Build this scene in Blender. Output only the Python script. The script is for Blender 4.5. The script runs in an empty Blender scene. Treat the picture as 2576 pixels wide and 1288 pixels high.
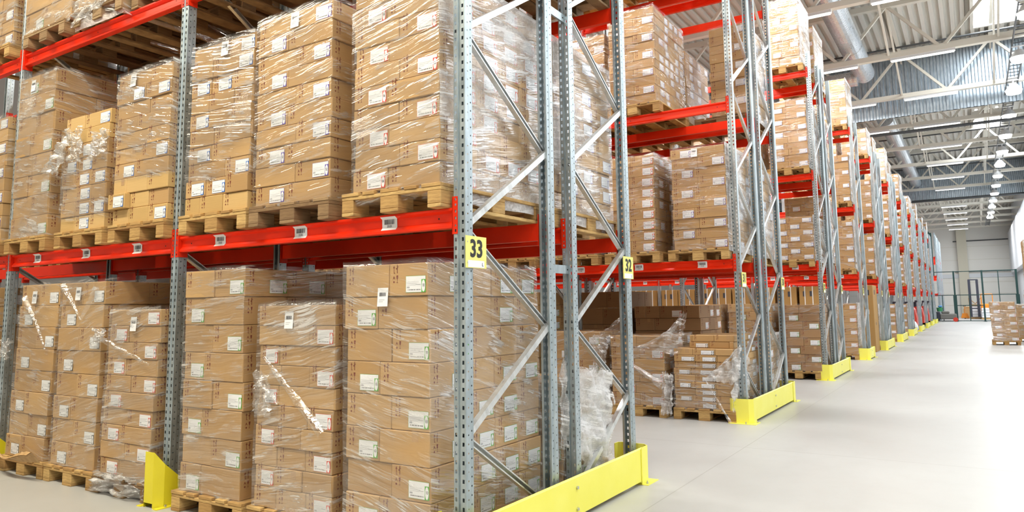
import bpy, math, random
from mathutils import Vector, Matrix, noise as mnoise
S = bpy.context.scene
COL = S.collection
PI = math.pi

# ------------------------------------------------------------ camera
F, PCX, PCY = 1793.016, 1330.166, 576.726
CAM = Vector((-3.2653, -2.4928, 1.4209))
YAW, PITCH, ROLL = map(math.radians, (31.7697, 6.3829, -0.7592))
def cam_axes():
    f0 = Vector((math.cos(YAW), math.sin(YAW), 0)); r0 = Vector((math.sin(YAW), -math.cos(YAW), 0)); u0 = Vector((0, 0, 1))
    f = f0*math.cos(PITCH)+u0*math.sin(PITCH); u = u0*math.cos(PITCH)-f0*math.sin(PITCH)
    return r0*math.cos(ROLL)+u*math.sin(ROLL), u*math.cos(ROLL)-r0*math.sin(ROLL), f
CR, CU, CF = cam_axes()
cd = bpy.data.cameras.new('camera'); co = bpy.data.objects.new('camera', cd); COL.objects.link(co)
m = Matrix((CR, CU, -CF)).transposed().to_4x4(); m.translation = CAM; co.matrix_world = m
cd.sensor_fit = 'HORIZONTAL'; cd.sensor_width = 36; cd.lens = F/2576*36
cd.shift_x = (1288-PCX)/2576; cd.shift_y = (PCY-644)/2576
cd.clip_start = .05; cd.clip_end = 400
cd.dof.use_dof = True; cd.dof.focus_distance = 5.2; cd.dof.aperture_fstop = 9.0
S.camera = co

# ------------------------------------------------------------ world, exposure, lights of the hall
S.view_settings.view_transform = 'Standard'; S.view_settings.look = 'None'
S.view_settings.gamma = 1; S.view_settings.use_curve_mapping = False
S.view_settings.exposure = 0.0
S.cycles.max_bounces = 6; S.cycles.diffuse_bounces = 3; S.cycles.glossy_bounces = 3
S.cycles.transparent_max_bounces = 10; S.cycles.transmission_bounces = 3
S.cycles.sample_clamp_indirect = 6; S.cycles.caustics_reflective = False; S.cycles.caustics_refractive = False
w = bpy.data.worlds.new('world'); S.world = w; w.use_nodes = True
w.node_tree.nodes['Background'].inputs[0].default_value = (1.0, .98, .95, 1)
w.node_tree.nodes['Background'].inputs[1].default_value = .35
S.cycles.adaptive_threshold = .04
def area(name, loc, sx, sy, power, col=(1, .96, .9), rot=(0, 0, 0)):
    l = bpy.data.lights.new(name, 'AREA'); l.shape = 'RECTANGLE'; l.size = sx; l.size_y = sy; l.energy = power; l.color = col
    o = bpy.data.objects.new(name, l); COL.objects.link(o); o.location = loc; o.rotation_euler = rot
    return o
area('aisle_strip_or_fill', (-3.0, 4.2, 7.6), .35, 12, 930, (1, .92, .72))
area('aisle_strip_or_fill', (-4.4, -2.0, 7.6), .35, 5, 300, (1, .95, .86))
for k, x in enumerate((4.0, 9.75, 15.4, 20.0, 25.8, 31.5, 37.0)):
    area('aisle_strip_or_fill', (x, 2.6, 8.9), .35, 6.5, (600, 520, 520, 420, 420, 360, 360)[k], (1, .97, .92))
for k, x in enumerate((24.1, 41.3, 57.5)):
    area('skylight_daylight', (x, -3.8, 11.1), 2.9, 1.2, 230, (.9, .96, 1.0))
for x in (0, 12, 24, 37, 50, 63, 76):
    area('glazing_daylight', (x, -5.9, 6.5), 11, 3.8, 265 if x < 30 else 250, (.93, .97, 1.0), (PI/2, 0, 0))
for x in (68, 76):
    area('aisle_strip_or_fill', (x, -1.5, 8.8), .35, 8, 700, (.95, .97, 1))  # added to brighten the end wall; no lamp is known there

# ------------------------------------------------------------ materials
MAT = {}
class NT:
    def __init__(s, name):
        s.m = bpy.data.materials.new(name); s.m.use_nodes = True; s.t = s.m.node_tree; s.n = s.t.nodes; s.l = s.t.links
        s.b = s.n['Principled BSDF']; s.out = s.n['Material Output']; MAT[name] = s.m
    def new(s, typ, **kw):
        n = s.n.new(typ)
        for k, v in kw.items():
            if hasattr(n, k): setattr(n, k, v)
        return n
    def link(s, a, b): s.l.new(a, b)
    def math(s, op, a, b=None, clamp=False):
        n = s.n.new('ShaderNodeMath'); n.operation = op; n.use_clamp = clamp
        for i, v in enumerate((a, b)):
            if v is None: continue
            if isinstance(v, (int, float)): n.inputs[i].default_value = v
            else: s.l.new(v, n.inputs[i])
        return n.outputs[0]
    def noise(s, vec, scale, detail=2, rough=.5):
        n = s.n.new('ShaderNodeTexNoise'); n.inputs['Scale'].default_value = scale; n.inputs['Detail'].default_value = detail
        n.inputs['Roughness'].default_value = rough
        if vec is not None: s.l.new(vec, n.inputs['Vector'])
        return n.outputs['Fac']
    def obj(s): return s.n.new('ShaderNodeTexCoord').outputs['Object']
    def scale(s, vec, sc):
        n = s.n.new('ShaderNodeVectorMath'); n.operation = 'MULTIPLY'; s.l.new(vec, n.inputs[0]); n.inputs[1].default_value = sc
        return n.outputs[0]
    def ramp(s, fac, stops):
        n = s.n.new('ShaderNodeValToRGB'); e = n.color_ramp.elements
        while len(e) < len(stops): e.new(.5)
        for i, (p, c) in enumerate(stops): e[i].position = p; e[i].color = (*c, 1)
        s.l.new(fac, n.inputs[0]); return n.outputs[0]
    def maprange(s, v, a, b, c, d):
        n = s.n.new('ShaderNodeMapRange'); s.l.new(v, n.inputs[0])
        for i, x in enumerate((a, b, c, d)): n.inputs[i+1].default_value = x
        return n.outputs[0]
    def mixc(s, fac, a, b, blend='MIX'):
        n = s.n.new('ShaderNodeMix'); n.data_type = 'RGBA'; n.blend_type = blend
        for v, i in ((fac, 0), (a, 6), (b, 7)):
            if isinstance(v, (int, float)): n.inputs[i].default_value = v
            elif isinstance(v, tuple): n.inputs[i].default_value = (*v, 1)
            else: s.l.new(v, n.inputs[i])
        return n.outputs[2]
    def bump(s, h, strength=.3, dist=.01):
        n = s.n.new('ShaderNodeBump'); n.inputs['Strength'].default_value = strength; n.inputs['Distance'].default_value = dist
        s.l.new(h, n.inputs['Height']); s.l.new(n.outputs[0], s.b.inputs['Normal']); return n.outputs[0]
    def rand(s):
        o = s.n.new('ShaderNodeObjectInfo').outputs['Random']; g = s.n.new('ShaderNodeNewGeometry').outputs['Random Per Island']
        return s.math('FRACT', s.math('ADD', o, g))
def plain(name, col, rough=.5, metal=0, spec=.5, emit=None, es=0):
    t = NT(name); t.b.inputs['Base Color'].default_value = (*col, 1); t.b.inputs['Roughness'].default_value = rough
    t.b.inputs['Metallic'].default_value = metal; t.b.inputs['Specular IOR Level'].default_value = spec
    if emit: t.b.inputs['Emission Color'].default_value = (*emit, 1); t.b.inputs['Emission Strength'].default_value = es
    return t
def kraft(name, lo, mid, hi):
    t = plain(name, mid, .62); r = t.rand(); v = t.obj()
    base = t.ramp(r, [(0, lo), (.5, mid), (1, hi)])
    n1 = t.noise(t.scale(v, (3, 3, 70)), 1.5, 3); n2 = t.noise(v, 4, 3)
    c = t.mixc(t.maprange(n1, .3, .7, 0, .16), base, (lo[0]*.7, lo[1]*.66, lo[2]*.6))
    c = t.mixc(t.maprange(n2, .4, .75, 0, .22), c, hi)
    t.link(c, t.b.inputs['Base Color'])
    t.b.inputs['Coat Weight'].default_value = .12; t.b.inputs['Coat Roughness'].default_value = .3
    t.bump(n1, .06, .004)
kraft('kraft_board', (.44, .262, .105), (.50, .302, .124), (.56, .352, .155))
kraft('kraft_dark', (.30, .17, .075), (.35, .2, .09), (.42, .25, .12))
kraft('kraft_yellow', (.52, .33, .12), (.6, .39, .15), (.66, .44, .19))
plain('mark_ink', (.19, .04, .02), .8)
plain('seam_tape', (.50, .315, .16), .25)
plain('label_paper', (.83, .84, .86), .55)
plain('label_ink', (.06, .06, .07), .7)
plain('label_grey', (.42, .43, .46), .7)
for n, c in (('red', (.75, .06, .03)), ('green', (.10, .42, .05)), ('blue', (.03, .17, .62)), ('purple', (.12, .07, .45)), ('black', (.05, .05, .05))):
    plain('tag_'+n, c, .5)
def wood(name, a, b, c):
    t = plain(name, b, .75); v = t.obj(); r = t.rand()
    base = t.ramp(r, [(0, a), (.5, b), (1, c)])
    g = t.noise(t.scale(v, (4, 4, 26)), 2.2, 4, .6); k = t.noise(v, 9, 3)
    cc = t.mixc(t.maprange(g, .35, .7, 0, .62), base, (a[0]*.5, a[1]*.42, a[2]*.35))
    cc = t.mixc(t.maprange(k, .56, .72, 0, .45), cc, (.16, .10, .05))
    t.link(cc, t.b.inputs['Base Color']); t.bump(g, .25, .004)
wood('pallet_wood', (.40, .225, .075), (.54, .33, .115), (.66, .44, .17))
wood('pallet_wood_old_shade', (.22, .13, .06), (.32, .2, .095), (.42, .28, .14))  # aged wood; on upper pallets its dark tone stands in for shade
plain('pallet_blue', (.02, .09, .4), .6)
def galv(name, a, b, rough):
    t = plain(name, a, rough, .75); v = t.obj(); n = t.noise(t.scale(v, (14, 14, 3)), 1.6, 4, .65)
    t.link(t.ramp(n, [(.35, a), (.68, b)]), t.b.inputs['Base Color'])
    t.link(t.maprange(n, .3, .7, rough-.08, rough+.1), t.b.inputs['Roughness'])
galv('galvanised', (.36, .43, .465), (.54, .615, .65), .4)
galv('brace_steel', (.60, .62, .62), (.78, .80, .80), .34)
galv('duct_steel', (.60, .64, .68), (.68, .72, .76), .3)
galv('sheet_galv', (.42, .5, .57), (.62, .70, .77), .36)
def redp():
    t = plain('beam_red', (.60, .022, .008), .34, 0, .4); n = t.noise(t.obj(), 6, 3)
    t.link(t.mixc(t.maprange(n, .35, .7, 0, .4), (.92, .032, .005), (.78, .022, .004)), t.b.inputs['Base Color'])
redp()
plain('connector_red', (.72, .028, .006), .4, 0, .25)
def yel(name, a, b):
    t = plain(name, a, .4); v = t.obj(); n = t.noise(v, 3.5, 3); s = t.noise(t.scale(v, (1, 1, 5)), 11, 5, .7)
    c = t.mixc(t.maprange(n, .3, .7, 0, 1), a, b)
    c = t.mixc(t.maprange(s, .70, .76, 0, .75), c, (.12, .10, .03)); t.link(c, t.b.inputs['Base Color'])
yel('guard_yellow', (.93, .87, .11), (.96, .91, .16))
yel('protector_yellow', (.74, .64, .02), (.80, .70, .03))
plain('sign_yellow', (.82, .78, .22), .5)
plain('sign_black', (.02, .02, .02), .6)
plain('bolt_steel', (.6, .62, .62), .3, .9)
plain('hole_rim', (.03, .03, .03), .8)
def film():
    t = NT('stretch_film'); n = t.n; v = t.obj()
    sx = n.new('ShaderNodeSeparateXYZ'); t.link(v, sx.inputs[0])
    info = n.new('ShaderNodeObjectInfo').outputs['Random']
    u = t.math('SUBTRACT', sx.outputs[0], sx.outputs[1])
    wob = t.noise(v, 1.1, 2); wob2 = t.noise(v, 5.5, 2)
    tilt = t.math('MULTIPLY', u, t.math('MULTIPLY', t.math('SUBTRACT', info, .5), .5))
    z = t.math('ADD', t.math('ADD', sx.outputs[2], tilt), t.math('ADD', t.math('MULTIPLY', wob, .13), t.math('MULTIPLY', wob2, .022)))
    cmb = n.new('ShaderNodeCombineXYZ'); t.link(t.math('MULTIPLY', u, .9), cmb.inputs[0]); t.link(t.math('MULTIPLY', z, 27), cmb.inputs[1]); t.link(t.math('MULTIPLY', info, 40), cmb.inputs[2])
    s1 = t.noise(cmb.outputs[0], 1.0, 2, .5)
    cmb2 = n.new('ShaderNodeCombineXYZ'); t.link(t.math('MULTIPLY', u, 2.6), cmb2.inputs[0]); t.link(t.math('MULTIPLY', z, 78), cmb2.inputs[1]); t.link(t.math('MULTIPLY', info, 70), cmb2.inputs[2])
    s2 = t.noise(cmb2.outputs[0], 1.0, 1.5, .5)
    at = n.new('ShaderNodeAttribute'); at.attribute_name = 'wrap'; d = at.outputs['Fac']
    st = t.math('MULTIPLY', t.maprange(s1, .50, .70, 0, 1), t.maprange(s2, .35, .65, .25, 1))
    crumple = t.noise(v, 38, 4, .7)
    heavy = t.maprange(d, .75, 1.3, 0, 1)
    lw = n.new('ShaderNodeLayerWeight'); lw.inputs[0].default_value = .3
    cmb3 = n.new('ShaderNodeCombineXYZ'); t.link(t.math('MULTIPLY', u, 4.5), cmb3.inputs[0]); t.link(t.math('MULTIPLY', z, 19), cmb3.inputs[1]); t.link(t.math('MULTIPLY', info, 23), cmb3.inputs[2])
    seg = t.noise(cmb3.outputs[0], 1.0, 3, .6)
    l1 = t.math('MULTIPLY', t.maprange(t.math('ABSOLUTE', t.math('SUBTRACT', s1, .5)), .008, .034, 1, 0), t.maprange(seg, .49, .58, 0, 1))
    l2 = t.math('MULTIPLY', t.maprange(t.math('ABSOLUTE', t.math('SUBTRACT', s2, .5)), .02, .075, 1, 0), t.maprange(seg, .53, .60, 0, 1))
    glint_line = t.math('MAXIMUM', l1, l2)  # bunched wrinkles, their highlights painted in as thin white lines
    milk = t.math('ADD', t.math('ADD', t.math('MULTIPLY', st, .12), t.math('MULTIPLY', glint_line, .9)), t.math('MULTIPLY', heavy, t.maprange(crumple, .35, .7, .15, .40)))
    milk = t.math('MULTIPLY', t.math('ADD', t.math('ADD', milk, .022), t.math('MULTIPLY', lw.outputs['Facing'], .24)), d, True)
    shine = t.math('MULTIPLY', t.math('ADD', .19, t.math('ADD', t.math('ADD', t.math('MULTIPLY', st, .10), t.math('MULTIPLY', glint_line, .25)), t.math('MULTIPLY', lw.outputs['Facing'], .16))), t.math('SUBTRACT', t.math('MINIMUM', d, 1.1), t.math('MULTIPLY', heavy, .45)), True)
    h = t.math('ADD', t.math('MULTIPLY', s1, .9), t.math('ADD', t.math('MULTIPLY', s2, .38), t.math('MULTIPLY', t.math('MULTIPLY', crumple, heavy), 1.3)))
    bp = n.new('ShaderNodeBump'); bp.inputs['Strength'].default_value = 1.0; bp.inputs['Distance'].default_value = .013; t.link(h, bp.inputs['Height'])
    gl = n.new('ShaderNodeBsdfGlossy'); gl.inputs['Roughness'].default_value = .09; gl.inputs['Color'].default_value = (1, 1, 1, 1); t.link(bp.outputs[0], gl.inputs['Normal'])
    df = n.new('ShaderNodeBsdfDiffuse'); df.inputs['Color'].default_value = (.95, .95, .95, 1)
    tl = n.new('ShaderNodeBsdfTranslucent'); tl.inputs['Color'].default_value = (.85, .85, .84, 1)
    m1 = n.new('ShaderNodeMixShader'); m1.inputs[0].default_value = .4; t.link(df.outputs[0], m1.inputs[1]); t.link(tl.outputs[0], m1.inputs[2])
    tr = n.new('ShaderNodeBsdfTransparent'); m2 = n.new('ShaderNodeMixShader')
    t.link(milk, m2.inputs[0]); t.link(tr.outputs[0], m2.inputs[1]); t.link(m1.outputs[0], m2.inputs[2])
    m3 = n.new('ShaderNodeMixShader'); t.link(shine, m3.inputs[0]); t.link(m2.outputs[0], m3.inputs[1]); t.link(gl.outputs[0], m3.inputs[2]); t.link(m3.outputs[0], t.out.inputs[0])
    n.remove(t.b)
film()
def floor_mat():
    t = plain('concrete', (.62, .61, .58), .35); g = t.n.new('ShaderNodeNewGeometry').outputs['Position']
    sx = t.n.new('ShaderNodeSeparateXYZ'); t.link(g, sx.inputs[0])
    n1 = t.noise(g, .35, 5, .6); n2 = t.noise(g, 5, 5, .6); n3 = t.noise(t.scale(g, (.25, 2.2, 1)), 1.2, 4)
    c = t.ramp(n1, [(.3, (.41, .405, .39)), (.7, (.475, .475, .46))])
    c = t.mixc(t.maprange(n2, .45, .8, 0, .22), c, (.37, .36, .34))
    c = t.mixc(t.maprange(n3, .55, .8, 0, .25), c, (.39, .385, .37))
    def joint(val, off, per, wd):
        p = t.math('PINGPONG', t.math('SUBTRACT', val, off), per/2); return t.math('LESS_THAN', p, wd)
    j = t.math('MAXIMUM', joint(sx.outputs[0], 9.9, 5.72, .006), joint(sx.outputs[1], -.42, 5.2, .005))
    c = t.mixc(t.math('MULTIPLY', j, .6), c, (.3, .29, .27)); t.link(c, t.b.inputs['Base Color'])
    t.link(t.maprange(n1, .3, .7, .3, .46), t.b.inputs['Roughness']); t.b.inputs['Specular IOR Level'].default_value = .36; t.bump(n2, .03, .004)
floor_mat()
plain('deck_white', (.74, .72, .66), .6)
plain('truss_cream', (.76, .73, .64), .5)
plain('wall_cream', (.80, .79, .74), .7)
plain('wall_white', (.66, .69, .72), .6)
plain('column_beige', (.60, .57, .46), .7)
plain('pipe_dark', (.06, .065, .07), .5)
plain('fence_green', (.012, .055, .05), .5)
plain('lamp_glow', (1, 1, 1), .5, emit=(1, .98, .95), es=9)
plain('tube_glow', (1, 1, 1), .5, emit=(1, .97, .9), es=3.2)
plain('sky_glow', (1, 1, 1), .5, emit=(.93, .97, 1), es=7)
plain('lamp_body', (.75, .76, .77), .4)
plain('truck_red', (.70, .045, .02), .35)
plain('truck_dark', (.03, .032, .05), .45)
plain('truck_blue', (.025, .03, .12), .4)
plain('truck_orange', (.85, .28, .02), .4)
plain('machine_grey', (.20, .19, .17), .6)
plain('plastic_white', (.85, .86, .88), .35)
plain('strap_white', (.85, .84, .8), .4)
plain('box_brown', (.42, .24, .075), .65)
plain('rubber', (.02, .02, .02), .7)
plain('sheet_yellow', (.8, .72, .05), .5)
plain('bucket_green', (.05, .3, .12), .5)
plain('cloth_blue', (.1, .3, .6), .8)

# ------------------------------------------------------------ mesh helpers
class MB:
    def __init__(s): s.v = []; s.f = []; s.mi = []; s.mats = []; s.dens = None
    def slot(s, name):
        if name not in s.mats: s.mats.append(name)
        return s.mats.index(name)
    def poly(s, pts, mat):
        i = len(s.v); s.v += [tuple(p) for p in pts]; s.f.append(tuple(range(i, i+len(pts)))); s.mi.append(s.slot(mat))
    def mesh(s, verts, faces, mat):
        i = len(s.v); s.v += [tuple(p) for p in verts]; k = s.slot(mat)
        for f in faces: s.f.append(tuple(i+a for a in f)); s.mi.append(k)
    def box(s, x0, x1, y0, y1, z0, z1, mat, c=0):
        if c <= 0:
            v = [(x, y, z) for x in (x0, x1) for y in (y0, y1) for z in (z0, z1)]
            s.mesh(v, [(0, 1, 3, 2), (4, 6, 7, 5), (0, 4, 5, 1), (2, 3, 7, 6), (0, 2, 6, 4), (1, 5, 7, 3)], mat); return
        cx, cy, cz = (x0+x1)/2, (y0+y1)/2, (z0+z1)/2; hx, hy, hz = abs(x1-x0)/2, abs(y1-y0)/2, abs(z1-z0)/2
        v = []; ix = {}
        for a in (-1, 1):
            for b in (-1, 1):
                for d in (-1, 1):
                    for ax in range(3):
                        p = [a*(hx-c), b*(hy-c), d*(hz-c)]; p[ax] = (a*hx, b*hy, d*hz)[ax]
                        ix[a, b, d, ax] = len(v); v.append((cx+p[0], cy+p[1], cz+p[2]))
        f = []
        for a in (-1, 1):
            q = [(-1, -1), (1, -1), (1, 1), (-1, 1)]
            if a < 0: q = q[::-1]
            f.append([ix[a, p, r, 0] for p, r in q]); f.append([ix[p, a, r, 1] for p, r in q[::-1]]); f.append([ix[p, r, a, 2] for p, r in q])
        for p in (-1, 1):
            for r in (-1, 1):
                e = [ix[-1, p, r, 1], ix[1, p, r, 1], ix[1, p, r, 2], ix[-1, p, r, 2]]; f.append(e if p*r < 0 else e[::-1])
                e = [ix[p, -1, r, 0], ix[p, 1, r, 0], ix[p, 1, r, 2], ix[p, -1, r, 2]]; f.append(e if p*r > 0 else e[::-1])
                e = [ix[p, r, -1, 0], ix[p, r, 1, 0], ix[p, r, 1, 1], ix[p, r, -1, 1]]; f.append(e if p*r < 0 else e[::-1])
        for a in (-1, 1):
            for b in (-1, 1):
                for d in (-1, 1):
                    e = [ix[a, b, d, 0], ix[a, b, d, 1], ix[a, b, d, 2]]; f.append(e if a*b*d > 0 else e[::-1])
        s.mesh(v, f, mat)
    def prism(s, prof, a, b, axis, mat, cap=True):
        """closed profile swept along an axis: 'X' prof=(y,z), 'Y' prof=(x,z), 'Z' prof=(x,y)"""
        def P(p, t): return {'X': (t, p[0], p[1]), 'Y': (p[0], t, p[1]), 'Z': (p[0], p[1], t)}[axis]
        n = len(prof); v = [P(p, a) for p in prof]+[P(p, b) for p in prof]
        f = [(i, (i+1) % n, n+(i+1) % n, n+i) for i in range(n)]
        if cap: f += [tuple(range(n))[::-1], tuple(range(n, 2*n))]
        s.mesh(v, f, mat)
    def tube(s, p0, p1, r, mat, n=10, r1=None, cap=True):
        p0, p1 = Vector(p0), Vector(p1); d = (p1-p0).normalized(); a = d.orthogonal().normalized(); b = d.cross(a); r1 = r if r1 is None else r1
        v = [p0+(a*math.cos(t)+b*math.sin(t))*r for t in [2*PI*i/n for i in range(n)]]+[p1+(a*math.cos(t)+b*math.sin(t))*r1 for t in [2*PI*i/n for i in range(n)]]
        f = [(i, (i+1) % n, n+(i+1) % n, n+i) for i in range(n)]
        if cap: f += [tuple(range(n))[::-1], tuple(range(n, 2*n))]
        s.mesh(v, f, mat)
    def path(s, pts, r, mat, n=8):
        for a, b in zip(pts, pts[1:]): s.tube(a, b, r, mat, n)
    def bar(s, p0, p1, wd, ht, mat, up=(0, 0, 1)):
        p0, p1 = Vector(p0), Vector(p1); d = (p1-p0).normalized(); a = d.cross(Vector(up)).normalized(); b = a.cross(d)
        v = []
        for p in (p0, p1):
            for i, j in ((-1, -1), (1, -1), (1, 1), (-1, 1)): v.append(p+a*i*wd/2+b*j*ht/2)
        s.mesh(v, [(0, 3, 2, 1), (4, 5, 6, 7), (0, 1, 5, 4), (1, 2, 6, 5), (2, 3, 7, 6), (3, 0, 4, 7)], mat)
    def data(s, name, org=(0, 0, 0), smooth=False):
        me = bpy.data.meshes.new(name); ox, oy, oz = org
        me.from_pydata([(x-ox, y-oy, z-oz) for x, y, z in s.v], [], s.f)
        for n in s.mats: me.materials.append(MAT[n])
        me.polygons.foreach_set('material_index', s.mi)
        if smooth: me.polygons.foreach_set('use_smooth', [True]*len(s.f))
        if s.dens:
            at = me.attributes.new('wrap', 'FLOAT', 'POINT'); at.data.foreach_set('value', s.dens)
        me.update(); return me
    def build(s, name, parent=None, loc=(0, 0, 0), smooth=False):
        """verts are world coords; the object's origin is put at loc (world) or the parent's origin"""
        org = Vector(parent['_o']) if parent else Vector(loc)
        o = link(name, s.data(name, org, smooth), parent)
        if not parent: o.location = org; o['_o'] = tuple(org)
        else: o['_o'] = parent['_o']
        return o
def link(name, data, parent=None, loc=None):
    o = bpy.data.objects.new(name, data); COL.objects.link(o)
    if parent: o.parent = parent
    if loc is not None: o.location = loc
    return o
def tag(o, label=None, cat=None, group=None, kind=None):
    if label: o['label'] = label
    if cat: o['category'] = cat
    if group: o['group'] = group
    if kind: o['kind'] = kind
    return o
def thing(name, label, cat, loc=(0, 0, 0), group=None):
    o = link(name, None, None, loc); o['_o'] = tuple(loc); o.empty_display_size = .1
    return tag(o, label, cat, group)
def struct(mb, name, loc=(0, 0, 0), smooth=False):
    return tag(mb.build(name, None, loc, smooth), kind='structure')
GLYPH = {}
def glyphs(txt, off=.012):
    if (txt, off) not in GLYPH:
        c = bpy.data.curves.new('txt', 'FONT'); c.body = txt; c.align_x = 'CENTER'; c.align_y = 'CENTER'; c.offset = off; c.resolution_u = 3
        o = bpy.data.objects.new('txt', c); COL.objects.link(o)
        me = bpy.data.meshes.new_from_object(o.evaluated_get(bpy.context.evaluated_depsgraph_get()))
        GLYPH[txt, off] = ([tuple(v.co) for v in me.vertices], [tuple(p.vertices) for p in me.polygons])
        bpy.data.objects.remove(o); bpy.data.curves.remove(c); bpy.data.meshes.remove(me)
    return GLYPH[txt, off]
class Plane:
    """2-D drawing plane: origin o, right vector r, up vector u, small offset along n"""
    def __init__(s, mb, o, r, u): s.mb = mb; s.o = Vector(o); s.r = Vector(r); s.u = Vector(u); s.n = s.r.cross(s.u)
    def P(s, x, y, d): return s.o+s.r*x+s.u*y+s.n*d
    def rect(s, x0, x1, y0, y1, mat, d=.001): s.mb.poly([s.P(x0, y0, d), s.P(x1, y0, d), s.P(x1, y1, d), s.P(x0, y1, d)], mat)
    def pg(s, pts, mat, d=.001): s.mb.poly([s.P(x, y, d) for x, y in pts], mat)
    def text(s, txt, x, y, h, mat, d=.002, sx=1.0, off=.012):
        v, f = glyphs(txt, off); s.mb.mesh([s.P(x+a*h*sx, y+b*h, d) for a, b, _ in v], f, mat)
    def ell(s, x, y, rx, ry, mat, d=.0015, n=14): s.pg([(x+rx*math.cos(2*PI*i/n), y+ry*math.sin(2*PI*i/n)) for i in range(n)], mat, d)
    def bars(s, x0, x1, y0, y1, mat, d, seed):
        rr = random.Random(seed); x = x0
        while x < x1:
            wd = rr.choice((.0016, .0026, .004))*(x1-x0)/.05; s.rect(x, min(x+wd, x1), y0, y1, mat, d); x += wd+rr.choice((.0016, .003))*(x1-x0)/.05

# ------------------------------------------------------------ racks
B, D, G, PER = 2.786, 1.0364, .2542, 5.7153
UW, UD = .085, .08
def upright_mesh(h, detail):
    mb = MB(); g = 'galvanised'
    if not detail:
        mb.prism([(0, -.0425), (0, -.010), (.008, -.007), (.008, .007), (0, .010), (0, .0425), (.05, .0425), (.055, .036), (.08, .036), (.08, .02), (.07, .02), (.07, -.02), (.08, -.02), (.08, -.036), (.055, -.036), (.05, -.0425)][::-1], 0, h, 'Z', g)
        return mb.data('upright')
    n = int(h/.05)
    def strip(p, q): mb.poly([(p[0], p[1], 0), (q[0], q[1], 0), (q[0], q[1], h), (p[0], p[1], h)], g)
    def holes(p, q, z0, dz, off):
        z = 0
        for i in range(n):
            a, b = i*.05+off, i*.05+off+dz
            mb.poly([(p[0], p[1], z), (q[0], q[1], z), (q[0], q[1], a), (p[0], p[1], a)], g); z = b
        mb.poly([(p[0], p[1], z), (q[0], q[1], z), (q[0], q[1], h), (p[0], p[1], h)], g)
    for s in (-1, 1):
        strip((.009, 0), (.009, s*.006)); strip((.009, s*.006), (0, s*.010)); strip((0, s*.010), (0, s*.0185))
        holes((0, s*.0185), (0, s*.0325), 0, .022, .014); strip((0, s*.0325), (0, s*.040)); strip((0, s*.040), (.0025, s*.0425))
        strip((.0025, s*.0425), (.019, s*.0425)); holes((.019, s*.0425), (.028, s*.0425), 0, .009, .02); strip((.028, s*.0425), (.043, s*.0425))
        strip((.043, s*.0425), (.048, s*.037)); strip((.048, s*.037), (.056, s*.037)); holes((.056, s*.037), (.065, s*.037), 0, .009, .038)
        strip((.065, s*.037), (.077, s*.037)); strip((.077, s*.037), (.08, s*.0345)); strip((.08, s*.0345), (.08, s*.02)); strip((.08, s*.02), (.072, s*.02))
    return mb.data('upright')
UPM = {}
def upright(h, det):
    k = (round(h, 2), det)
    if k not in UPM: UPM[k] = upright_mesh(h, det)
    return UPM[k]
def brace_mesh(length, back):
    """C channel along +X, open side towards -Y or +Y"""
    mb = MB(); s = 1 if back else -1; t = .0025; a, b = .019, .018
    prof = [(-b, -a), (b, -a), (b, -a+.008), (b-t, -a+.008), (b-t, -a+t), (-b+t, -a+t), (-b+t, a-t), (b-t, a-t), (b-t, a-.008), (b, a-.008), (b, a), (-b, a)]
    prof = [(y*s, z) for y, z in prof]
    mb.prism(prof if s > 0 else prof[::-1], 0, length, 'X', 'brace_steel'); return mb.data('brace')
def beam_mesh(length):
    mb = MB()
    prof = [(.004, 0), (.050, 0), (.050, .12), (.004, .12), (.000, .116), (.000, .104), (.022, .090), (.022, .042), (.000, .018), (.000, .004)]
    mb.prism(prof[::-1], -length/2, length/2, 'Y', 'beam_red')
    for y in (-length/2+.12, 0, length/2-.12):
        c = [(.0212, y+.006*math.cos(q), .064+.006*math.sin(q)) for q in [2*PI*i/8 for i in range(8)]]; mb.poly(c, 'hole_rim')
    return mb.data('beam')
def connector_mesh(s):
    """hook plate at the end of a beam; origin on the upright axis at the plate's foot, s=+1: plate on the +Y side"""
    mb = MB(); y0, y1 = s*.010, s*.0515; r = 'connector_red'; x = -.0035; H = .22
    zs = [.012, .028, .045, .055, .085, .101, .125, .141, .165, .177, .195, .211]
    ya, yb = s*.0205, s*.0305
    for p, q in ((y0, ya), (yb, y1)): mb.poly([(x, p, 0), (x, q, 0), (x, q, H), (x, p, H)], r)
    z = 0
    for a, b in zip(zs[::2], zs[1::2]): mb.poly([(x, ya, z), (x, yb, z), (x, yb, a), (x, ya, a)], r); z = b
    mb.poly([(x, ya, z), (x, yb, z), (x, yb, H), (x, ya, H)], r)
    mb.box(x, .074, s*.0455, s*.0515, 0, H, r); return mb.data('connector')
BEAM = beam_mesh(B-.103); CONN = {1: connector_mesh(1), -1: connector_mesh(-1)}
LB = math.hypot(D-.10, .60); BR = {True: brace_mesh(LB, True), False: brace_mesh(LB, False)}
def loc_label(txt, y):
    """barcode plate folded over the beam face, outer face towards -X; local to the beam"""
    mb = MB(); h = .062
    pts = [(-.002, .106), (.018, .0925), (.020, .040), (.006, .0235)]
    for (xa, za), (xb, zb) in zip(pts, pts[1:]): mb.poly([(xa-.001, y+h, za), (xb-.001, y+h, zb), (xb-.001, y-h, zb), (xa-.001, y-h, za)], 'label_paper')
    p = Plane(mb, (.0175, y, .034), (0, -1, 0), (0, 0, 1)); p.bars(-.042, .042, .026, .057, 'label_ink', .001, txt)
    p.text(txt, 0, .013, .020, 'label_ink', .0015, .95); return mb.data('location_label')
LBLANK = {}
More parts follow.
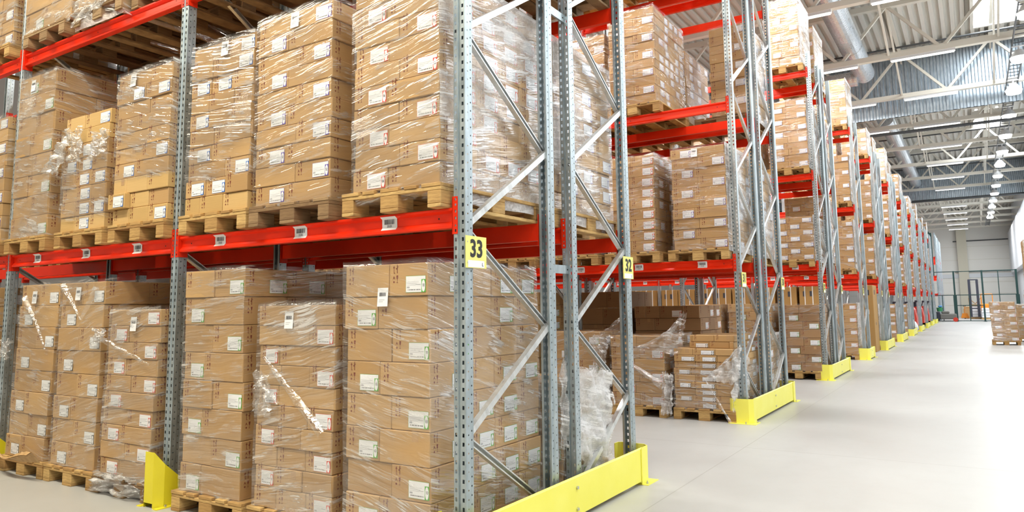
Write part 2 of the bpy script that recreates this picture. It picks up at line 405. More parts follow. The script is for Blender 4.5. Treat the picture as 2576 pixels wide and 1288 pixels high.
def rack(label, xo, s, nb, levels, ztop, det, sign=None, tags=None, tagpos=(.45, 1.33, 2.22), far=False):
    """xo: X of the outer (aisle) face; s=+1 the rack runs to +X from it, s=-1 to -X"""
    r = thing('pallet_rack', label, 'pallet rack', (xo, 0, 0), 'pallet racks')
    rot = 0 if s > 0 else PI
    for i in range(nb+1):
        for inner in (0, 1):
            o = link('upright', upright(ztop, det), r, (s*(D if inner else 0), i*B, 0)); o.rotation_euler.z = rot+(PI if inner else 0)
            if det:
                md = o.modifiers.new('thickness', 'SOLIDIFY'); md.thickness = .0016; md.offset = 0
        if i > 1 and not det: continue
        z = .11; inn = True; xs = {True: s*(D-.05), False: s*.05}; k = 0
        while z+.6 < ztop:
            p, q = Vector((xs[inn], i*B, z)), Vector((xs[not inn], i*B, z+.6))
            rising = (q.x-p.x) > 0
            if not rising: p, q = q, p
            d = q-p; o = link('brace', BR[rising], r, p)
            o.rotation_euler = (0, -math.atan2(d.z, d.x), 0); z += .6; inn = not inn
            o.location.y += -.006 if rising else .02
    for li, z1 in enumerate(levels):
        for b in range(nb):
            for inner in (0, 1):
                bm = link('beam', BEAM, r, (s*((D-.004) if inner else .004), b*B+B/2, z1+.037)); bm.rotation_euler.z = rot+(PI if inner else 0)
                if inner and far: continue
                sg = -1 if bm.rotation_euler.z % (2*PI) > 1 else 1
                for e in (-1, 1):
                    link('connector', CONN[-e], bm, (-.004, e*B/2, -.037))
                if li == 0 and not inner and not far and s > 0:
                    for t, y in enumerate(tagpos):
                        n = b*3+t+1; tx = '%s.%02d' % (tags, n) if tags else ''
                        if tx not in LBLANK or tags: LBLANK[tx] = loc_label(tx or '%d' % (10+n), 0)
                        yy = y-B/2 if not isinstance(y, dict) else 0
                        link('location_label', LBLANK[tx], bm, (0, yy, 0))
    if sign:
        mb = MB(); x0 = xo-.015 if s > 0 else xo-.185; x1 = x0+.2; y = -.058
        mb.box(x0, x1, y, y+.004, 1.66, 1.845, 'sign_yellow'); p = Plane(mb, (x0, y, 1.66), (1, 0, 0), (0, 0, 1))
        p.text(sign, .1, .108, .140, 'sign_black', .0015, .92, .03); p.rect(.018, .178, .004, .044, 'label_paper', .001)
        if sign in ('33', '32'): p.text('L', .160, .022, .028, 'sign_black', .002)
        for zz in (.03, .15): p.ell(.014 if s > 0 else .186, zz, .004, .004, 'bolt_steel', .002)
        mb.build('aisle_sign', r)
    return r
L_A = (1.858, 3.902, 5.946); L_B = (2.061, 3.849, 5.946)
ROWX = [0, PER, 2*PER, 17.2, 21.7, 27.35, 33.1, 38.9, 44.8, 50.5, 56.2]
ORD = ['first', 'second', 'third', 'fourth', 'fifth', 'sixth', 'seventh', 'eighth', 'ninth', 'tenth', 'eleventh', 'twelfth', 'thirteenth', 'fourteenth', 'fifteenth', 'sixteenth', 'seventeenth', 'eighteenth', 'nineteenth']
H0 = 6.48
rack('pallet rack nearest the camera carrying yellow sign 33', 0, 1, 3, L_A, H0, True, '33', '33', (.56, 1.37, 2.25))
rack('pallet rack back to back with rack 33, carrying sign 32', 2*D+G, -1, 3, L_A, H0, True, '32')
rack('pallet rack across the cross aisle carrying yellow sign 31', PER, 1, 5, L_A, H0, True, '31', '31')
rack('pallet rack back to back with rack 31, carrying sign 30', PER+2*D+G, -1, 5, L_A, H0, True, '30')
rack('third rack block from the camera, its near side row', 2*PER, 1, 5, L_B, H0, True, '29')
rack('third rack block from the camera, its far side row', 2*PER+2*D+G, -1, 2, L_B, H0, False, '28')
rack('single pallet rack row ending in the short yellow guard', ROWX[3], 1, 4, L_B, H0, False, '27')
for k in range(4, 11):
    x = ROWX[k]
    rack('%s rack block from the camera, its near side row' % ORD[k], x, 1, 2 if k < 6 else 1, L_B, H0, False, str(34-2*k), None, far=True)
    rack('%s rack block from the camera, its far side row' % ORD[k], x+2*D+G, -1, 1, L_B, H0, False, str(33-2*k), None, far=True)
for k, x in enumerate((66, 68.2, 71.5, 73.7, 77)):
    rack('empty tall rack behind the green fence, %s from the fence' % ORD[k], x, 1, 1, (2.1, 3.6, 5.2), 7.4, False, far=True)
for i in range(1):
    for z in (1.70, 3.6, 5.4):
        mb = MB(); mb.prism([(-.008, z-.03), (.008, z-.03), (.008, z+.03), (-.008, z+.03)], D, D+G, 'X', 'galvanised')
        for x in (D+.02, D+G-.02): mb.tube((x, -.011, z), (x, -.007, z), .006, 'hole_rim', 8)
        o = mb.build('row_spacer', None, (D+G/2, 0, z)); tag(o, 'galvanised spacer bracket %s joining racks 33 and 32' % {1.7: 'at sign height', 3.6: 'above head height', 5.4: 'near the top'}[z], 'bracket')

# ------------------------------------------------------------ guards
def end_guard(x0, x1, label):
    """yellow rack end barrier: two bent corner posts, a box rail, floor plates and bolts"""
    r = thing('end_guard', label, 'rack end guard', (x0, -.13, 0), 'yellow rack end guards'); Y = -.13; Hh = .294; t = .006; yl = 'guard_yellow'
    for e in (0, 1):
        mb = MB(); q = 1 if e == 0 else -1; xa = x0 if e == 0 else x1
        outer = [(xa+q*.12, Y), (xa, Y), (xa-q*.05, Y+.05), (xa-q*.05, .12), (xa-q*.03, .15), (xa+q*.04, .15)]
        inner = [(xa+q*.04, .15-t), (xa-q*.03+q*t, .15-t), (xa-q*.05+q*t, .12), (xa-q*.05+q*t, Y+.05), (xa, Y+t), (xa+q*.12, Y+t)]
        pf = outer+inner; mb.prism(pf if e else pf[::-1], .004, Hh, 'Z', yl); mb.build('corner_post', r)
        mb = MB(); mb.box(min(xa-q*.11, xa+q*.11), max(xa-q*.11, xa+q*.11), Y-.045, .16, 0, .006, yl)
        fp = mb.build('foot_plate', r)
        for bx, by in ((xa-q*.085, -.05), (xa+q*.07, Y-.02)):
            mb = MB(); mb.tube((bx, by, .006), (bx, by, .018), .010, 'bolt_steel', 6); mb.tube((bx, by, .018), (bx, by, .03), .005, 'bolt_steel', 8); mb.build('bolt', fp)
    mb = MB(); a, b = x0+.075, x1-.075
    prof = [(Y+.008, .03), (Y+.05, .03), (Y+.05, .275), (Y+.02, .29), (Y+.008, .28)]
    mb.prism(prof, a, b, 'X', yl); mb.build('rail', r)
    for z in (.075, .215):
        xm = (x0+x1)/2-.03; mb = MB(); mb.tube((xm, Y+.009, z), (xm, Y-.004, z), .011, 'bolt_steel', 10); mb.build('bolt', r)
    return r
end_guard(-.02, 2*D+G+.03, 'yellow end guard nearest the camera, below signs 33 and 32')
end_guard(PER-.02, PER+2*D+G+.03, 'yellow end guard at the foot of the racks with signs 31 and 30')
end_guard(2*PER, 2*PER+2*D+G+.03, 'third yellow end guard from the camera, left of the shortest guard')
end_guard(ROWX[3], ROWX[3]+D+.1, 'short yellow guard of the single rack row, beside the tall carton')
for k in range(4, 11):
    end_guard(ROWX[k], ROWX[k]+2*D+G+.03, '%s yellow end guard from the camera along the main aisle' % ORD[k])
def column_guard(y, label):
    r = thing('column_guard', label, 'column guard', (-.05, y, 0), 'yellow column guards'); mb = MB(); yl = 'protector_yellow'
    xs = -.13; o = [(.06, y-.085), (-.06, y-.085), (xs, y-.055), (xs, y+.055), (-.06, y+.085), (.06, y+.085)]
    t = .005; i_ = [(.06, y-.085+t), (-.058, y-.085+t), (xs+t, y-.053), (xs+t, y+.053), (-.058, y+.085-t), (.06, y+.085-t)]
    n = len(o); top = [.20, .31, .40, .40, .31, .20]
    for a in (0, 1):
        P_ = (o, i_)[a]
        for k in range(n-1):
            zb = .035 if k == 2 else .0
            mb.poly([(*P_[k], zb), (*P_[k+1], zb), (*P_[k+1], top[k+1]), (*P_[k], top[k])][::(1 if a == 0 else -1)], yl)
    for k in range(n-1): mb.poly([(*o[k], top[k]), (*o[k+1], top[k+1]), (*i_[k+1], top[k+1]), (*i_[k], top[k])], yl)
    mb.build('guard_shell', r)
    mb = MB(); mb.box(-.14, .06, y-.13, y-.08, 0, .006, yl); mb.box(-.14, .06, y+.08, y+.13, 0, .006, yl); f = mb.build('foot_plate', r)
    for sy in (-1, 1):
        mb = MB(); mb.tube((-.06, y+sy*.11, .006), (-.06, y+sy*.11, .022), .009, 'bolt_steel', 6); mb.build('bolt', f)
    return r
column_guard(B, 'yellow column guard on the upright between tags 33.03 and 33.04')
column_guard(2*B, 'yellow column guard at the left edge of the photo')

# ------------------------------------------------------------ pallets
def pallet_parts(old_shade):
    W = 'pallet_wood_old_shade' if old_shade else 'pallet_wood'; rr = random.Random(3 if old_shade else 4)
    deck = MB()
    for c, wd in ((-.327, .145), (-.171, .1), (0, .145), (.171, .1), (.327, .145)):
        deck.box(0+rr.uniform(-.006, .006), 1.2, c-wd/2, c+wd/2, .122, .144, W, .003)
    for x in (.0725, .6, 1.1275): deck.box(x-.0725, x+.0725, -.4, .4, .1, .122, W, .003)
    blk = MB(); blk.box(-.0725, .0725, -.05, .05, .022, .1, W, .004)
    blw = MB(); blw.box(-.0725, .0725, -.0725, .0725, .022, .1, W, .004)
    run = MB(); run.box(0, 1.2, -.05, .05, 0, .022, W, .003)
    ruw = MB(); ruw.box(0, 1.2, -.0725, .0725, 0, .022, W, .003)
    allm = MB()
    for src, dx, dy in [(deck, 0, 0)]+[(blk, x, y) for x in (.0725, .6, 1.1275) for y in (-.35, .35)]+[(blw, x, 0) for x in (.0725, .6, 1.1275)]+[(run, 0, -.35), (run, 0, .35), (ruw, 0, 0)]:
        allm.mesh([(a+dx, b+dy, c) for a, b, c in src.v], src.f, W)
    return dict(deck=deck.data('deck'), blk=blk.data('block'), blw=blw.data('block'), run=run.data('runner'), ruw=ruw.data('runner'), all=allm.data('wooden_pallet'))
PAL = {False: pallet_parts(False), True: pallet_parts(True)}
def pallet(x, y, z, label, detail, old_shade=False, rz=0, mesh=None):
    P_ = PAL[old_shade]
    if not detail:
        o = link('wooden_pallet', mesh or P_['all'], None, (x, y, z)); o.rotation_euler.z = rz
        return tag(o, label, 'pallet', 'wooden pallets')
    r = thing('wooden_pallet', label, 'pallet', (x, y, z), 'wooden pallets'); r.rotation_euler.z = rz
    link('deck', P_['deck'], r)
    for yy in (-.35, 0, .35):
        link('runner', P_['run' if yy else 'ruw'], r, (0, yy, 0))
        for xx in (.0725, .6, 1.1275): link('block', P_['blk' if yy else 'blw'], r, (xx, yy, 0))
    return r

# ------------------------------------------------------------ cartons
KEEP = None  # filled below: the cartons that show largest in the photo
CARTONS = []  # (key, estimated size on screen, builder data)
def px(p):
    d = Vector(p)-CAM; z = d.dot(CF)
    if z < .3: return None
    return PCX+F*d.dot(CR)/z, PCY-F*d.dot(CU)/z
def marks(pl, x, y, s):
    m = 'mark_ink'
    pl.pg([(x, y+.040*s), (x+.012*s, y+.040*s), (x+.006*s, y+.052*s)], m); pl.rect(x+.0045*s, x+.0075*s, y+.018*s, y+.040*s, m); pl.rect(x+.0045*s, x+.013*s, y+.016*s, y+.0185*s, m)
    pl.rect(x+.024*s, x+.028*s, y+.016*s, y+.056*s, m); pl.rect(x+.018*s, x+.026*s, y+.034*s, y+.040*s, m); pl.rect(x+.022*s, x+.034*s, y+.044*s, y+.0465*s, m)
    pl.pg([(x-.002*s, y-.014*s), (x+.006*s, y+.004*s), (x+.014*s, y-.014*s), (x+.006*s, y-.006*s)], m); pl.ell(x+.006*s, y-.024*s, .005*s, .005*s, m, .001, 8)
    pl.pg([(x+.020*s, y+.006*s), (x+.032*s, y+.006*s), (x+.030*s, y-.008*s), (x+.027*s, y-.013*s), (x+.025*s, y-.013*s), (x+.022*s, y-.008*s)], m)
    pl.rect(x+.025*s, x+.027*s, y-.026*s, y-.013*s, m); pl.rect(x+.021*s, x+.031*s, y-.028*s, y-.026*s, m)
def ship_label(pl, x0, y0, wd, ht, acc, num, seed, fine):
    pl.rect(x0, x0+wd, y0, y0+ht, 'tag_'+acc, .0018); e = .0016
    pl.rect(x0+e, x0+wd-e, y0+e, y0+ht-e, 'label_paper', .0022)
    a = x0+wd*.79; pl.rect(a, x0+wd, y0, y0+ht*.78, 'tag_'+acc, .0026)
    pl.ell(x0+wd*.895, y0+ht*.39, wd*.088, ht*.36, 'label_paper', .0030)
    if fine:
        pl.text(num, x0+wd*.895, y0+ht*.42, wd*.16, 'label_ink', .0036, .8)
        for k in range(3): pl.rect(x0+wd*.06, x0+wd*(.5+.08*k), y0+ht*(.42+.1*k), y0+ht*(.435+.1*k), 'label_grey', .0026)
        pl.rect(x0+wd*.5, x0+wd*.74, y0+ht*.46, y0+ht*.475, 'label_ink', .0026)
        pl.bars(x0+wd*.1, x0+wd*.74, y0+ht*.13, y0+ht*.19, 'label_ink', .0026, seed); pl.rect(x0+wd*.06, x0+wd*.2, y0+ht*.26, y0+ht*.36, 'label_grey', .0026)
    else:
        pl.rect(x0+wd*.08, x0+wd*.7, y0+ht*.13, y0+ht*.2, 'label_grey', .0028)
def carton_body(mb, x0, x1, y0, y1, z0, z1, mat, mk_front, mk_side, seam, s=1.0):
    mb.box(x0, x1, y0, y1, z0, z1, mat, .0045)
    hz = (z1-z0); k = min(1.0, hz/.135)*s
    if mk_front:
        p = Plane(mb, (x0, y1, z0), (0, -1, 0), (0, 0, 1)); marks(p, .030, hz*.60, k*1.3)
    if mk_side:
        p = Plane(mb, (x0, y0, z0), (1, 0, 0), (0, 0, 1)); marks(p, .034, hz*.60, k*1.3)
    if seam:
        p = Plane(mb, (x0, y1, z0), (0, -1, 0), (0, 0, 1)); q = (y1-y0)*.72; p.rect(q-.024, q+.024, hz-.055, hz-.003, 'seam_tape', .0008)
def kraft_pick(rr, base): return base
class Load:
    pass
LOADS = []
def load(key, loc, x0, yl, yr, z0, rows, h, acc, num, depth=1.12, film=.8, fine=True, lean=0., leanx=0., kraft='kraft_board', sidelabels=True, loose=1.0, nside=2, lw=.152, lh=.097, det=True, pal=True, old_shade_pal=False, palz=None, filmtop=.03, filmbot=.04, side=True, paltag=None, front=True, sidefilm=None, bare=(), jit=.006):
    """rows: list from the top layer to the bottom one; a row is a list of (share of the width, labelled?) from left to right as seen from the aisle"""
    L = Load(); L.__dict__.update(locals()); LOADS.append(L)
    rr = random.Random(key); n = len(rows); dfront = .38
    for i, row in enumerate(rows):
        zb = z0+(n-1-i)*h; zt = zb+h-.0025; zc = zb-z0
        dy = lean*zc+rr.uniform(-jit, jit)*1.6; dx = leanx*zc+rr.uniform(-jit, jit)
        y = yl+dy; W = yl-yr; nf = len(row)
        for j, c in enumerate(row):
            fr, lab = c[0], c[1]; mt = c[2] if len(c) > 2 else kraft
            ya, yb = y-fr*W, y; y = ya
            ox = rr.uniform(-jit, jit)+(c[3] if len(c) > 3 else 0)
            CARTONS.append(dict(key='%s:%d:%d' % (key, i, j), L=L, i=i, j=j, nf=nf, n=n, side=0, box=(x0+dx+ox, x0+dx+ox+dfront, ya+.0015, yb-.0015, zb, zt), lab=lab, slab=(j == nf-1 and sidelabels and side and rr.random() < .6), kraft=mt, seam=(not lab and rr.random() < .25), mk=(lab or rr.random() < .7), smk=(j == nf-1)))
        # what stands behind the front row: the aisle-side column carries labels, the core closes the load
        wR = row[-1][0]*W; ye = y
        xs = x0+dx+dfront+.002; dd = (depth-dfront)/nside
        for k in range(nside):
            CARTONS.append(dict(key='%s:%d:s%d' % (key, i, k), L=L, i=i, j=k, nf=nf, n=n, side=1, box=(xs+k*dd, xs+(k+1)*dd-.002, ye+.0015+rr.uniform(0, .006), ye+max(wR, W*.5), zb, zt), lab=False, slab=(side and sidelabels and rr.random() < .62), kraft=kraft, seam=False, mk=False, smk=True))
        if W*.5 < W-.02:
            w2 = max(wR, W*.5)
            if W-w2 > .03: CARTONS.append(dict(key='%s:%d:c' % (key, i), L=L, i=i, j=9, nf=nf, n=n, side=2, box=(xs, x0+dx+depth, ye+w2+.003, yl+dy, zb, zt), lab=False, slab=False, kraft=kraft, seam=False, mk=False, smk=False))
    L.ztop = z0+n*h
    if pal:
        pz = (palz if palz is not None else z0-.146)
        pallet(x0-.03, max((yl+yr)/2, .475) if 0 <= yr and yl < 1.2 else (yl+yr)/2, pz, 'wooden pallet under the '+loc, det, old_shade_pal)
    return L
def alt(n, a, b): return [a if i % 2 == 0 else b for i in range(n)]
P55 = [(.55, 0), (.45, 1)]; P42 = [(.42, 1), (.58, 0)]; P33 = [(.33, 0), (.34, 0), (.33, 1)]; P331 = [(.33, 1), (.34, 0), (.33, 0)]
KY = 'kraft_yellow'; KD = 'kraft_dark'
# rack 33, floor
load('a', 'first floor load from frame 33', -.05, .83, .165, .146, alt(8, P55, P42), .1945, 'green', '10', lean=.022, film=.95, paltag=(.49, -.1), depth=1.2, nside=3, sidefilm=1.0)
load('b', 'second floor load from frame 33', -.05, 1.69, .955, .146, [[(1, 0)], [(.68, 0), (.32, 1)], [(.27, 1), (.73, 0)], [(.3, 0), (.38, 0), (.32, 1)], [(.27, 1), (.73, 0)], [(.3, 0), (.38, 0), (.32, 1)], [(.28, 1), (.34, 0), (.38, 0)], [(.3, 0), (.37, 0), (.33, 1)], [(.27, 1), (.35, 0), (.38, 0)], [(.3, 0), (.38, 0), (.32, 1)]], .132, 'red', '11', lean=-.01, film=1.0, paltag=(.42, -.03), depth=1.15)
load('c', 'third floor load from frame 33', -.05, 2.52, 1.835, .146, alt(8, [(.5, 0), (.5, 1)], [(.36, 1), (.64, 0)]), .1985, 'green', '11', lean=.01, film=.75, paltag=(.5, -.03), side=True)
load('d', 'fourth floor load from frame 33', -.05, 3.63, 2.93, .15, alt(10, [(.5, 0), (.5, 1)], [(.38, 1), (.62, 0)]), .131, 'red', '09', lean=-.06, film=.95, paltag=(.5, -.05), old_shade_pal=True, palz=.0)
load('e', 'fifth floor load from frame 33', -.05, 4.42, 3.72, .146, alt(8, [(.5, 0), (.5, 1)], [(.4, 1), (.6, 0)]), .1945, 'black', '10', lean=-.03, film=.75, paltag=(.42, 0))
load('f', 'sixth floor load from frame 33', -.05, 5.24, 4.545, .146, alt(8, [(.5, 0), (.5, 1)], [(.4, 1), (.6, 0)]), .195, 'black', '10', lean=-.075, film=.85, paltag=(.4, -.02))
load('g', 'seventh floor load from frame 33', -.02, 6.5, 5.8, .146, alt(8, P55, P42), .195, 'black', '10', film=.8, det=False)
# rack 33, first beams
Z1 = 2.015; ZL1 = Z1+.146
load('A', 'first beam load from frame 33', -.05, .80, .105, ZL1, alt(10, P55, P42), .1345, 'red', '06', film=1.0, lean=.01, depth=1.15, nside=3, paltag=(.55, .02), sidefilm=1.5, filmbot=.09)
load('B', 'second beam load from frame 33', -.05, 1.775, 1.02, ZL1, [[(1, 1)]]+alt(9, [(.42, 1), (.58, 0)], [(.55, 0), (.45, 1)]), .135, 'purple', '52', film=.85, lean=.0, old_shade_pal=True, paltag=(.52, 0))
load('C', 'third beam load from frame 33', -.05, 2.60, 1.86, ZL1, [[(.5, 0), (.5, 1)], [(.35, 0), (.65, 1)], [(.33, 1), (.34, 1), (.33, 0)], [(.3, 0), (.4, 0), (.3, 0)], [(.34, 1), (.33, 0), (.33, 0)], [(.4, 0), (.6, 0)], [(.38, 1), (.62, 0)], [(.6, 0), (.4, 1)], [(.33, 1), (.33, 1), (.34, 0)], [(.25, 0, KY), (.37, 0, KY), (.38, 0, KY)]], .1305, 'blue', '06', film=1.1, lean=-.03, paltag=(.55, 0), bare=(8, 9))
load('Dd', 'fourth beam load from frame 33', -.05, 3.62, 2.84, ZL1, [[(.6, 0), (.4, 0)], [(.55, 1), (.45, 1)], [(.6, 0), (.4, 0)], [(.4, 0), (.6, 0)], [(.6, 0), (.4, 0)], [(.5, 0), (.5, 1)], [(.4, 1), (.6, 0)], [(.25, 0, KY), (.38, 0, KY), (.37, 0, KY)], [(.32, 1, KY, -.05), (.34, 0, KY), (.34, 0)], [(.3, 0, KY), (.36, 0, KY), (.34, 1, KY)]], .1285, 'blue', '05', film=1.15, lean=0, paltag=(.3, 0), bare=(7, 8, 9))
load('E', 'fifth beam load from frame 33', -.05, 4.50, 3.76, ZL1, [[(.42, 0, KY), (.58, 1, KY)], [(.5, 0, KY), (.5, 0, KY)], [(.33, 0), (.34, 1), (.33, 0)], [(.33, 1), (.34, 1), (.33, 0)], [(.3, 0), (.35, 1), (.35, 1)], [(.33, 0), (.34, 1), (.33, 0)], [(.33, 0), (.34, 1), (.33, 1)], [(.33, 0, KY), (.34, 1, KY), (.33, 0, KY)]], .131, 'blue', '05', film=1.0, lean=-.01, bare=(0, 1, 7))
load('Ff', 'sixth beam load from frame 33', -.05, 5.46, 4.745, ZL1, [[(.55, 1), (.45, 0)], [(.4, 0), (.6, 1)]]+alt(6, [(.5, 0), (.5, 0)], [(.4, 0), (.6, 1)]), .1985, 'green', '10', film=1.1, lean=-.015, paltag=(.4, 0), depth=1.2)
load('Gg', 'seventh beam load from frame 33', -.05, 6.35, 5.66, ZL1, alt(10, P55, P42), .127, 'purple', '10', film=.7)
# rack 33, second beams
Z2 = 4.06; ZL2 = Z2+.146
load('h1', 'sixth upper load from frame 33', -.05, 5.45, 4.53, ZL2, alt(4, P55, P42), .22, 'green', '10', film=1.2, old_shade_pal=True)  # dark wood on these upper pallets paints in their shaded undersides
load('h2', 'fifth upper load from frame 33', -.05, 4.40, 3.62, ZL2+.02, alt(3, P55, P42), .2, 'green', '10', film=1.35, filmbot=.2, palz=Z2, old_shade_pal=True)
load('h3', 'fourth upper load from frame 33', .02, 3.5, 2.85, ZL2, alt(3, P55, P42), .2, 'green', '10', film=1.0, fine=False, old_shade_pal=True)
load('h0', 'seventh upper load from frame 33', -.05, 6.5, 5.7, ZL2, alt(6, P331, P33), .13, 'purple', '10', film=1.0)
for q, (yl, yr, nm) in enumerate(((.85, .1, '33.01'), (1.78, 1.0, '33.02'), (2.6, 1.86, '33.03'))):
    load('i%d' % q, ORD[q]+' upper load from frame 33', .0, yl, yr, ZL2, alt(3, P55, P42), .2, 'green', '10', film=.8, fine=False, old_shade_pal=True)  # pallet shade painted by the darker wood
# rack 32, seen from its end through the frames
X32 = D+G-.03
load('j0', 'floor load behind rear frame 32', X32+.02, .75, .06, .146, alt(4, P55, P42), .185, 'green', '10', film=1.5, depth=.66, side=True, sidefilm=1.7, filmbot=.12, filmtop=.05, fine=False)
load('j1', 'beam load behind rear frame 32', X32+.02, .83, .10, ZL1, alt(10, P55, P42), .130, 'purple', '52', film=1.2, depth=1.0, sidefilm=1.7, filmbot=.1, fine=False)
load('j2', 'upper load behind rear frame 32', X32, .83, .10, ZL2, alt(3, P55, P42), .2, 'green', '10', film=1.0, fine=False, old_shade_pal=True)  # darker wood in place of shade under this pallet
for q, (yl, yr) in enumerate(((1.75, 1.0), (2.6, 1.85), (3.62, 2.85), (4.5, 3.75), (5.45, 4.7), (6.4, 5.65), (7.3, 6.55), (8.2, 7.45))):
    load('jm%d' % q, '%s beam load on rear rack 32' % ORD[q+1], X32, yl, yr, ZL1, alt(9, P55, P42), .13, 'red', '06', film=.6, fine=False, det=False)
    load('jt%d' % q, '%s upper load on rear rack 32' % ORD[q+1], X32, yl, yr, ZL2, alt(2, P55, P42), .2, 'red', '06', film=.5, fine=False, det=False, old_shade_pal=True)  # shade under these pallets put into the wood tone
    if q: load('jf%d' % q, '%s floor load on rear rack 32' % ORD[q+1], X32, yl, yr, .146, alt(7, P55, P42), .2, 'green', '11', film=.6, fine=False, det=False)
# rack 31
XA = PER-.05
load('k1', 'first beam load across cross aisle', XA, .80, .085, ZL1, alt(10, [(.42, 1), (.58, 0)], [(.5, 0), (.5, 1)]), .133, 'purple', '52', film=.95, depth=1.15, paltag=(.45, 0), sidefilm=2.0, lw=.15)
load('k2', 'second beam load across cross aisle', XA, 1.74, 1.05, ZL1, alt(9, [(.5, 0), (.5, 1)], [(.45, 0), (.55, 1)]), .147, 'red', '06', film=.95, depth=1.15, paltag=(.5, -.12))
load('k3', 'third beam load across cross aisle', XA, 2.66, 1.95, ZL1, alt(8, P42, P55), .15, 'red', '06', film=.8, fine=False)
load('k4', 'second upper load across cross aisle', XA, 1.66, .985, ZL2, alt(11, [(.30, 1), (.7, 0)], [(.55, 0), (.45, 1)]), .123, 'purple', '52', film=.9, depth=1.18, nside=4, sidefilm=.9)
load('k5', 'third upper load across cross aisle', XA+.35, 2.6, 1.9, ZL2, alt(9, P42, P55), .14, 'purple', '52', film=.9, fine=False)
F12 = [(.36, 0), (.36, 1), (.28, 0)]; F12b = [(.30, 1), (.40, 1), (.30, 0)]
load('l1', 'first floor load across cross aisle', XA, .86, .09, .146, [[(.33, 0), (.38, 1), (.29, 0)], [(.37, 1), (.36, 1), (.27, 0)]]+alt(7, F12, F12b), .083, 'black', '12', film=.95, lw=.17, lh=.052, depth=1.1, sidefilm=1.3, bare=(0, 1))
load('l1t', 'loose pile across cross aisle', XA+.12, .68, .10, .146+9*.083, [[(.05, 0), (.5, 0), (.45, 0)], [(.45, 1), (.45, 0), (.1, 0)]], .083, 'black', '12', film=0, lw=.17, lh=.052, depth=.8, pal=False)
load('l2', 'second floor load across cross aisle', XA, 1.75, .99, .146, [[(.5, 0), (.5, 0)]]+alt(5, [(.55, 0), (.45, 1)], [(.45, 1), (.55, 0)]), .15, 'red', '10', film=.95, depth=1.1)
load('l3', 'third floor load across cross aisle', XA, 2.66, 1.92, .146, alt(5, P55, P42), .19, 'green', '10', film=1.0, depth=1.1, fine=False)
# rack 30
XB = PER+D+G-.03
load('m1', 'upper load on rack 30', XB-.02, .62, .08, ZL2, alt(10, [(.45, 0), (.55, 1)], [(.6, 0), (.4, 0)]), .135, 'blue', '05', film=.5, fine=False, kraft='kraft_board', old_shade_pal=True, sidefilm=1.4)
load('m2', 'beam load on rack 30', XB, .85, .08, ZL1, alt(9, P55, P42), .14, 'blue', '05', film=1.0, fine=False, sidefilm=1.5)
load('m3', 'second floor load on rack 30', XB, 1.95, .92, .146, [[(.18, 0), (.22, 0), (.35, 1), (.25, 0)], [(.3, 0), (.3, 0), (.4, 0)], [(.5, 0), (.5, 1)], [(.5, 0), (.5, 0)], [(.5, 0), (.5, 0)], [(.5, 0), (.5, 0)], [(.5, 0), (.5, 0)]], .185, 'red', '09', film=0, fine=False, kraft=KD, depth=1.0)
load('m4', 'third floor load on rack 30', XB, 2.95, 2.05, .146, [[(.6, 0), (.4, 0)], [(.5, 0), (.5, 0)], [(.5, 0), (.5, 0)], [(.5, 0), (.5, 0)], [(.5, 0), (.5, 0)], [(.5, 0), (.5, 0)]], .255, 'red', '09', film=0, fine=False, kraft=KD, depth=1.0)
load('m5', 'end floor load on rack 30', XB, .85, .08, .146, alt(5, P55, P42), .17, 'red', '09', film=.9, fine=False, sidefilm=1.2)
for q, (yl, yr) in enumerate(((1.75, 1.0), (2.66, 1.92))):
    load('mu%d' % q, '%s upper load on rack 30' % ORD[q+1], XB, yl, yr, ZL2, alt(8, P55, P42), .14, 'blue', '05', film=.6, fine=False, det=False)
    load('ml%d' % q, '%s beam load on rack 30' % ORD[q+1], XB, yl, yr, ZL1, alt(8, P55, P42), .14, 'blue', '05', film=.6, fine=False, det=False)
for q, (yl, yr) in enumerate(((.85, .1), (1.75, 1.0), (2.66, 1.92))):
    load('mz%d' % q, '%s top load across cross aisle' % ORD[q], XA+.03, yl, yr, 6.25, alt(5, P55, P42), .2, 'blue', '05', film=.8, fine=False, det=False)
# third block
XC = 2*PER-.05; ZC1, ZC2, ZC3 = 2.22+.146, 4.01+.146, 6.10+.146
load('n1', 'first-beam load in third rack block', XC, .87, .07, ZC1-.06, alt(7, [(.4, 1), (.6, 1)], [(.35, 0), (.35, 1), (.3, 0)]), .121, 'blue', '05', film=.8, fine=False, lw=.17, lh=.08, palz=ZC1-.2, sidefilm=2.0)
load('n2', 'second-beam load in third rack block', XC, .82, .08, ZC2, alt(11, [(.5, 0), (.5, 1)], [(.4, 1), (.6, 0)]), .124, 'blue', '05', film=1.0, fine=False, paltag=(.4, 0), sidefilm=2.1)
load('n3', 'third-beam load in third rack block', XC, .80, .13, ZC3, alt(8, [(.5, 1), (.5, 0)], [(.4, 0), (.6, 1)]), .175, 'red', '06', film=1.0, fine=False, sidefilm=2.2, paltag=(.5, 0))
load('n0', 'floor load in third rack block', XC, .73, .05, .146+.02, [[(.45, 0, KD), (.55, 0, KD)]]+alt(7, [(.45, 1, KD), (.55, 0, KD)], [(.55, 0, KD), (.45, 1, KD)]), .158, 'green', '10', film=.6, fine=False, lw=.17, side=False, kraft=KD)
load('n4', 'second floor load in third block', XC, 1.8, .95, .146, alt(8, P55, P42), .165, 'green', '10', film=.9, fine=False, det=False)
load('n5', 'third floor load in third block', XC, 2.7, 1.95, .146, alt(8, P55, P42), .165, 'green', '10', film=.9, fine=False, det=False)
